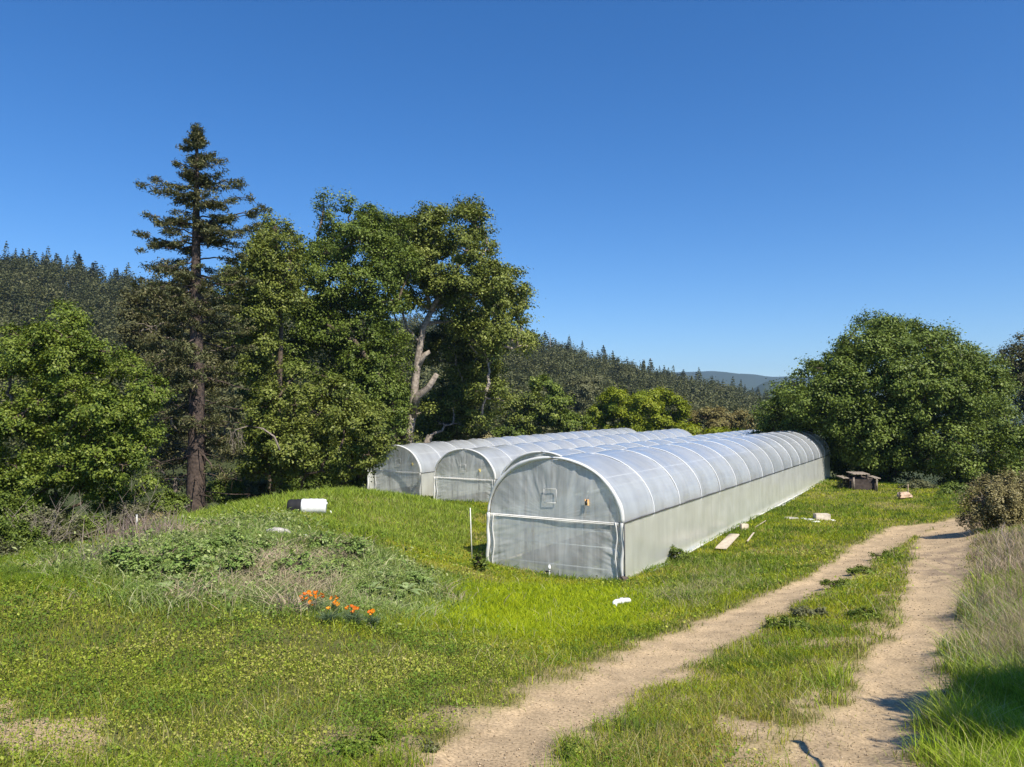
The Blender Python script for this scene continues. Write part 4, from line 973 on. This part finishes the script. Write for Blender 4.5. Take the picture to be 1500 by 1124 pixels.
def rock(px, py, size, lab, seed, mat='stone', name='rock', cat='rock', grp=None):
    rng = np.random.default_rng(seed); p = hit(px, py); u, v = np.meshgrid(np.linspace(0, math.pi, 9), np.linspace(0, 2 * math.pi, 13))
    r = 1 + .28 * (vnoise(u * 2, v * 2, 1., seed) - .5) * 2; r[-1] = r[0]
    G = np.stack([size[0] * r * np.sin(u) * np.cos(v), size[1] * r * np.sin(u) * np.sin(v), size[2] * r * np.cos(u)], -1)
    o = MB().grid(G).build(name, M[mat], None, False); o.location = p + np.array([0, 0, size[2] * .25]); o.rotation_euler = (0, 0, seed); return tag(o, lab, cat, grp)
rock(405, 785, (.42, .2, .16), 'long pale stone half hidden in the mound weeds below the barrel', 3)
rock(446, 790, (.13, .1, .09), 'small white stone right of the long pale stone', 4, 'white')
rock(484, 752, (.06, .05, .06), 'tiny white stone beside the barrel', 5, 'white')
rock(1158, 760, (.36, .25, .05), 'flat grey slab lying in the grass left of the concrete block', 6)

# white pipe elbows
def elbow(px, py, lab, rz, s=1.0):
    p = hit(px, py); m = MB(); a = np.linspace(0, math.pi / 2, 8)
    c = np.c_[.09 * np.sin(a), 0 * a, -.09 * (1 - np.cos(a))]
    m.tube(np.vstack([[[-.12, 0, 0]], c, [[.09, 0, -.16]]]) * s, .052 * s, 12); m.tube(np.array([[-.13, 0, 0], [-.07, 0, 0]]) * s, .064 * s, 12)
    o = m.build('pipe_elbow', M['pvc'], None, True); o.location = p + np.array([0, 0, .1]); o.rotation_euler = (R_(70), 0, rz); return tag(o, lab, 'pipe elbow', 'white pipe elbows in the grass')
elbow(904, 889, 'left of the two white pipe elbows lying in the grass', R_(200)); elbow(917, 887, 'right of the two white pipe elbows lying in the grass', R_(15))

def laid(name, p0, p1, w, th, lab, cat, mat, lift):
    a = hit(*p0); b = hit(*p1); d = b - a; L = np.linalg.norm(d); o = MB().box((0, 0, 0), (w, L, th), bev=.008).build(name, M[mat])
    o.location = (a + b) / 2 + np.array([0, 0, lift]); o.rotation_euler = (math.asin(d[2] / L), 0, -math.atan2(d[0], d[1])); return tag(o, lab, cat)
def slab(name, px, py, size, rz, lab, cat, mat, tilt=0., bev=.01, lift=0.):
    p = hit(px, py); m = MB().box((0, 0, size[2] / 2), size, bev=bev); o = m.build(name, M[mat]); o.location = p + np.array([0, 0, lift]); o.rotation_euler = (tilt, 0, rz); return tag(o, lab, cat)
laid('plank', (1056, 809), (1076, 788), .36, .05, 'short wide pale plank lying in the grass by the nearest greenhouse', 'plank', 'paleboard', .12)
laid('lath', (1095, 799), (1104, 786), .06, .03, 'thin pale lath lying right of the wide plank', 'lath', 'paleboard', .14)
slab('block', 1090, 777, (.3, .22, .24), R_(5), 'small upright pale block in the grass beyond the plank', 'block', 'paleboard')
slab('lath', 1114, 772, (.04, .7, .03), R_(-60), 'short broken lath leaning behind the small block', 'lath', 'paleboard', tilt=R_(20), lift=.1)
slab('concrete_block', 1204, 762, (.62, .4, .27), R_(-4), 'concrete block lying on white scraps in the grass', 'block', 'concrete')
for i, (px, py, s, lab) in enumerate([(1188, 762, (.3, .2, .02), 'white scrap of plastic left of the concrete block'), (1178, 761, (.22, .12, .02), 'smaller white scrap farther left of the concrete block'), (1219, 763, (.18, .1, .02), 'white scrap right of the concrete block'), (1196, 765, (.25, .12, .02), 'white scrap under the front of the concrete block')]):
    rock(px, py, (s[0], s[1], .035), lab, 10 + i, 'white', 'plastic_scrap', 'scrap')

# picnic table seen from its end
tb = hit(1257, 716); root = empty('picnic_table', (tb[0], tb[1], tb[2] - .02), 'weathered wooden picnic table under the large rounded tree', 'picnic table', rz=R_(-12))
K = 1.28
m = MB()
for i in range(5): m.box(((-.30 + .15 * i) * K, 0, .76 * K), (.14 * K, 1.9, .045), bev=.006)
m.build('table_top', M['wood'], root)
for s in (-1, 1):
    m = MB()
    for i in range(2): m.box((s * (.62 + .15 * i) * K, 0, (.58 if s > 0 else .56) * K), (.14 * K, 1.9, .045), bev=.006)
    m.build('bench', M['wood'], root)
for y in (-.75, .75):
    for s in (-1, 1):
        m = MB(); m.tube([[s * .62 * K, y, -.1], [s * .2 * K, y, .74 * K]], .055, 4); m.build('leg', M['wooddark'], root)
    m = MB(); m.box((0, y + .05, .52 * K), (1.5 * K, .045, .1)); m.build('cross_beam', M['wooddark'], root)
m = MB(); m.box((.66 * K, -.93, .27 * K), (.09, .05, .56 * K)); m.build('bench_prop', M['wood'], root)
m = MB(); m.box((-.35 * K, -.93, .3 * K), (.09, .05, .6 * K)); m.build('bench_prop', M['wood'], root)
# dark crate stored beneath
m = MB(); m.box((0, -.1, .36), (1.5, 1.62, .72), bev=.02); o = m.build('crate', M['crate']); o.location = (tb[0] + .1, tb[1] + .1, tb[2] - .05); o.rotation_euler = (0, 0, R_(-12)); tag(o, 'dark crate stored beneath the picnic table', 'crate')

# cut log
lg = hit(1326, 731); m = MB().box((-.08, 0, .2), (.72, .3, .3), rz=.25, rx=.5, bev=.06)
m.box((.22, .05, .12), (.35, .22, .2), rz=-.4, rx=-.3, bev=.04); m.tube([[.16, 0, .1], [.17, 0, .78]], .02, 5)
o = m.build('log', M['redlog'], None, False); o.location = lg; tag(o, 'reddish cut log with an upright stick at the edge of the brush', 'log')

# standpipe in front of the nearest greenhouse
f3 = GH[3]; front = lambda s, t=0.: np.array([f3['c'][0] + AL[0] * s + AX[0] * t, f3['c'][1] + AL[1] * s + AX[1] * t])
q = front(-.03, -.12); root = empty('standpipe', (q[0], q[1], 0), 'short white standpipe with a black valve at the foot of the nearest greenhouse end wall', 'standpipe')
m = MB(); m.tube([[0, 0, -.1], [0, 0, .34]], .028, 10); m.tube([[0, 0, .2], [0, 0, .3]], .04, 10); m.build('pipe', M['pvc'], root, True)
m = MB(); m.tube([[-.11, 0, .15], [.03, 0, .15]], .03, 8); m.build('valve', M['black'], root, True)
q = front(-2.42, -.5); m = MB(); m.tube([[0, 0, -.1], [-.06, 0, 1.55]], .016, 6); o = m.build('pole', M['stake']); o.location = (q[0], q[1], hz(*q)); tag(o, 'thin white pole standing at the left corner of the nearest greenhouse', 'pole')
q = front(2.24, -.12); m = MB(); m.box((0, 0, .05), (.2, .2, .16), rz=.4, bev=.02); m.tube([[0, 0, .1], [.16, -.1, 0]], .02, 5); o = m.build('anchor', M['wooddark']); o.location = (q[0], q[1], hz(*q)); tag(o, 'small dark anchor block at the near corner post of the nearest greenhouse', 'anchor')
def weed(px, py, h, w, n, lf, lab, mat, seed, name='weed', cat='weed', D=None):
    p = hit(px, py); b = [(p + np.array([0, 0, h * .45]), (w, w, h * .5)), (p + np.array([w * .5, 0, h * .3]), (w * .6, w * .6, h * .3)), (p + np.array([-w * .5, .1, h * .3]), (w * .6, w * .6, h * .3))]
    return broadleaf(name, lab, b, p, mat, n, lf, cat=cat, trunk=.012, seed=seed, clump=w * .35, stems=3, dens_in=.8, up=.6)
weed(703, 838, .55, .18, 600, .07, 'dark leafy weed at the left corner of the nearest greenhouse', 'oakdark', 201)
weed(984, 822, .45, .45, 3500, .06, 'leafy green weed clump against the side of the nearest greenhouse', 'lively', 202)
weed(1235, 716, .7, .3, 900, .08, 'pale green weed growing up in front of the picnic table', 'greygreen', 203)
for i_, (px_, py_, w_, l_) in enumerate([(1232,862,.34,'broad dark clover mat at the left edge of the middle strip'),(1262,840,.3,'second dark clover mat up the middle strip'),(1302,818,.36,'dark clover mat near the top of the middle strip'),(1268,908,.22,'small dark tuft by the right track'),(1152,922,.3,'dark tuft in the centre of the middle strip'),(1185,905,.28,'grey green tuft in the middle strip')]):
    weed(px_, py_, .16, w_, 2600, .04, l_, 'greygreen' if i_ == 5 else 'lively', 220 + i_)
weed(518, 1105, .12, .13, 900, .03, 'small green weed tuft at the edge of the dirt, bottom of the picture', 'lively', 204)
weed(558, 1090, .1, .1, 600, .03, 'small green weed tuft just right of the bottom tuft', 'lively', 205)
weed(630, 1100, .06, .07, 300, .025, 'lone little weed on the bare dirt of the left track', 'greygreen', 206)
weed(840, 1112, .1, .09, 500, .03, 'little weed between the tracks at the bottom edge', 'lively', 207)

# poppies: four plants
def poppy(px, py, heads, seed, lab, spread):
    rng = np.random.default_rng(seed); p = hit(px, py + 22); root = empty('poppy_plant', p, lab, 'poppy', 'orange poppies on the mound edge')
    n = 260; a = rng.random(n) * 6.28; rr = spread * 1.2 * np.sqrt(rng.random(n)); x = np.cos(a) * rr; y = np.sin(a) * rr * .6; h = .1 + .15 * rng.random(n)
    V, Q, C = blades(rng, x, y, np.zeros(n), h, np.full(n, .012), np.ones((n, 3)), 1.0, 2); mesh_np('foliage', V, Q, M['poppyleaf'], root, tint=np.repeat(rng.random(n), 6))
    D_ = p[1]
    for (dx, dy) in heads:
        w = P(px + dx, py + dy, D_ + rng.normal() * .06) - p; st = MB(); st.tube([[w[0] * .6, w[1] * .6, 0], [w[0] * .9, w[1], w[2] * .6], w], .004, 4); st.build('stem', M['poppyleaf'], root)
        m = MB(); tilt = rng.normal(size=2) * .5; up = np.array([tilt[0], tilt[1] - .35, 1]); up /= np.linalg.norm(up); u = np.cross(up, [1, 0, 0]); u /= np.linalg.norm(u); v = np.cross(up, u); s = .028 + .009 * rng.random()
        for k in range(4):
            a0 = k * math.pi / 2 + rng.random() * .3; g = []
            for t in (0, .35, .7, 1.):
                row = []
                for f in (-1, -.5, 0, .5, 1):
                    an = a0 + f * .85 * (.3 + .7 * t); rad = s * t * (1 - .12 * abs(f)); row.append(w + (u * math.cos(an) + v * math.sin(an)) * rad + up * s * (.75 * t ** 1.6))
                g.append(row)
            m.grid(np.array(g))
        o = m.build('flower', M['poppy'], root, True); me = o.data; at = me.attributes.new('tint', 'FLOAT', 'POINT'); at.data.foreach_set('value', np.full(len(me.vertices), rng.random(), np.float32))
poppy(456, 878, [(-16,-2),(-10,-6),(-6,0),(-2,-4),(-1,5),(3,-8),(6,-3),(9,-9),(12,-4),(15,-6),(17,-2),(1,11),(-13,3),(-4,-9)], 301, 'largest cluster of orange poppies on the mound edge', .14)
poppy(491, 880, [(-4,-3),(0,-5),(3,-1),(-2,5),(3,6),(1,2)], 302, 'second poppy cluster, tall and narrow, right of the largest', .07)
poppy(516, 893, [(-10,0),(-6,-2),(-1,-3),(4,-1),(9,0),(1,5)], 303, 'flat wide poppy cluster, third from the left', .1)
poppy(544, 898, [(-2,0),(2,-2),(1,2)], 304, 'smallest poppy cluster at the right end of the row', .05)
poppy(481, 893, [(0, 0)], 305, 'single small poppy low between the two left clusters', .03)

# big leaved weeds on the mound
def thistle_proto(seed, nl=15):
    rng = np.random.default_rng(seed); m = MB(); 
    for k in range(nl):
        a = k * 2.4 + rng.random() * .4; L = .32 + .25 * rng.random(); el = .5 + .7 * rng.random(); t = np.linspace(0, 1, 9)
        r_ = L * t * math.cos(el) + L * .25 * t * t; z = L * (t * math.sin(el) - .55 * t * t); w = .055 * np.sin(np.pi * (t * .92 + .05)) * (1 + .45 * (np.arange(9) % 2)) * (L / .4)
        c = np.c_[np.cos(a) * r_, np.sin(a) * r_, z]; sd_ = np.array([-math.sin(a), math.cos(a), 0]); m.grid(np.stack([c - sd_ * w[:, None] + [0, 0, .012], c, c + sd_ * w[:, None] + [0, 0, .012]], 1))
    o = m.build('thistle', M['thistle'], None, True); me = o.data; at = me.attributes.new('tint', 'FLOAT', 'POINT'); at.data.foreach_set('value', rng.random(len(me.vertices)).astype(np.float32)); return o
pr_ = [thistle_proto(s_) for s_ in (41, 42, 43)]; rng = np.random.default_rng(44); used_ = 0
for i, (px, py) in enumerate([(236,838),(255,825),(270,842),(285,818),(300,832),(318,845),(296,812),(330,822),(340,838),(262,858),(310,862),(350,812),(365,828),(245,872),(288,874),(330,880),(420,835),(440,842),(470,850),(605,848),(622,862),(596,870),(400,795),(360,797),(565,850),(540,872)]):
    o = pr_[i] if i < 3 else pr_[i % 3].copy()
    if i >= 3: COL.objects.link(o)
    o.location = hit(px, py) + np.array([0, 0, .04]); sc_ = .4 + .35 * rng.random(); o.scale = (sc_,) * 3; o.rotation_euler = (0, 0, rng.random() * 6.28)
    tag(o, 'grey green big leaved thistle among the mound weeds', 'thistle', 'thistles on the mound')

def copy_all(o):
    c = o.copy(); COL.objects.link(c)
    for ch in o.children:
        d = ch.copy(); COL.objects.link(d); d.parent = c
    return c
bw = [weed(px_, py_, h_, w_, 1500, .055, 'bushy leafy weed standing tall on the mound', m_, 400 + i_) for i_, (px_, py_, h_, w_, m_) in enumerate([(250,832,.5,.28,'mweed'),(300,822,.45,.32,'mweed'),(345,850,.5,.26,'mweed')])]
for o in bw: o['group'] = 'bushy weeds on the mound'
for i, (px, py) in enumerate([(275,812),(322,806),(268,852),(230,858),(380,812),(345,800),(430,850),(455,862),(500,850),(560,862),(610,858),(530,880),(580,885),(200,846),(175,836),(470,808),(520,818),(300,868),(395,862)]):
    o = copy_all(bw[i % 3]); o.location = hit(px, py); sc_ = .55 + .55 * rng.random(); o.scale = (sc_ * 1.1, sc_ * 1.1, sc_); o.rotation_euler = (0, 0, rng.random() * 6.28)

# bare twigs and a fallen branch
def twigs(px, py, D, n, h, lab, seed, name='dry_branch'):
    rng = np.random.default_rng(seed); b = P(px, py, D); m = MB()
    for k in range(n):
        e = np.array([rng.normal() * h * .5, rng.normal() * h * .3, h * (.5 + .5 * rng.random())]); p = bez(np.array([0, 0, -.2]), e, h * .1, 7, h * .03, rng); m.tube(p, np.linspace(.009, .003, 7), 4, False)
        for q in range(5):
            s = p[2 + q % 4]; m.tube(np.array([s, s + rng.normal(size=3) * h * .16 + [0, 0, h * .1]]), [.005, .002], 3, False)
    o = m.build(name, M['twig']); o.location = b; return tag(o, lab, 'branch')
m = MB(); p0, p1, p2 = P(712/3, 762, 30), P(768/3, 748, 31), P(832/3, 741, 32); m.tube(np.array([p0, p1, p2]), [.02, .035, .05], 6); o = m.build('fallen_branch', M['wood']); tag(o, 'grey branch leaning against the foot of the fir trunk', 'branch')
m = MB(); D = 34; m.tube(np.array([P(x_, y_, D) for x_, y_ in ((410,660),(402,640),(385,628),(362,624),(345,630),(338,645))]), np.linspace(.05, .02, 6), 6)
rng = np.random.default_rng(9)
for k in range(16):
    a = P(333 + 22 * rng.random(), 630 + 6 * rng.random(), D); m.tube(bez(a, a + np.array([rng.normal() * .2, 0, -.5 - .6 * rng.random()]), 0, 5, .05, rng), np.linspace(.012, .005, 5), 3, False)
tag(m.build('dead_branch', M['twig'], None, True), 'pale dead branch arching with hanging twigs right of the fir trunk', 'branch')
twigs(60, 820, 17, 16, 1.5, 'bare grey twigs rising from the thicket at left', 11); twigs(165, 800, 20, 14, 1.3, 'bare twigs rising among the pink dry stems', 12)
twigs(205, 775, 24, 8, 1.6, 'forked bare sapling behind the thick white stake', 13)
m = MB(); m.tube(np.array([P(1492,842,16.), P(1482,815,17.), P(1467,778,18.5), P(1472,765,19.)]), [.012, .01, .008, .005], 5); tag(m.build('dry_stalk', M['twig']), 'long thin dry stalk leaning over the bank below the olive bush', 'stalk')
# unseen pole added beyond the frame, bent to cast a hooked track shadow
gp = [hit(*q) for q in ((1165, 1087), (1172, 1086), (1180, 1092), (1190, 1104), (1202, 1114), (1212, 1124))]; tt_ = [2.45, 2.5, 2.5, 2.4, 2.25, 2.1]
hp = [g_ + sdn * t_ for g_, t_ in zip(gp, tt_)]; gb = np.array([3.25, 3.3, 0.]); gb[2] = hz(gb[0], gb[1]) - .2
mid = (hp[-1] + gb) / 2 + np.array([.05, 0, .1]); hp += [hp[-1] * .6 + mid * .4, mid, gb]
tag(MB().tube(np.array(hp), [.03, .036, .032, .022, .017, .016, .016, .018, .02], 8).build('shadow_pole', M['black'], None, True), 'unseen dark pole, added and bent for its hooked shadow on the right track', 'pole')

# ------------------------------------------------------------------ air
hm, N, L = nt('haze'); o = N.new('ShaderNodeOutputMaterial'); v = N.new('ShaderNodeVolumePrincipled'); L.new(v.outputs[0], o.inputs['Volume'])
v.inputs['Color'].default_value = (.42, .66, 1, 1); v.inputs['Density'].default_value = .00015; v.inputs['Anisotropy'].default_value = .2
m = MB().box((0, 0, 90), (8400, 8400, 360)); hzb = m.build('haze', hm); tag(hzb, kind='stuff'); hzb['label'] = 'thin blue air haze over the whole valley'; hzb['category'] = 'haze'
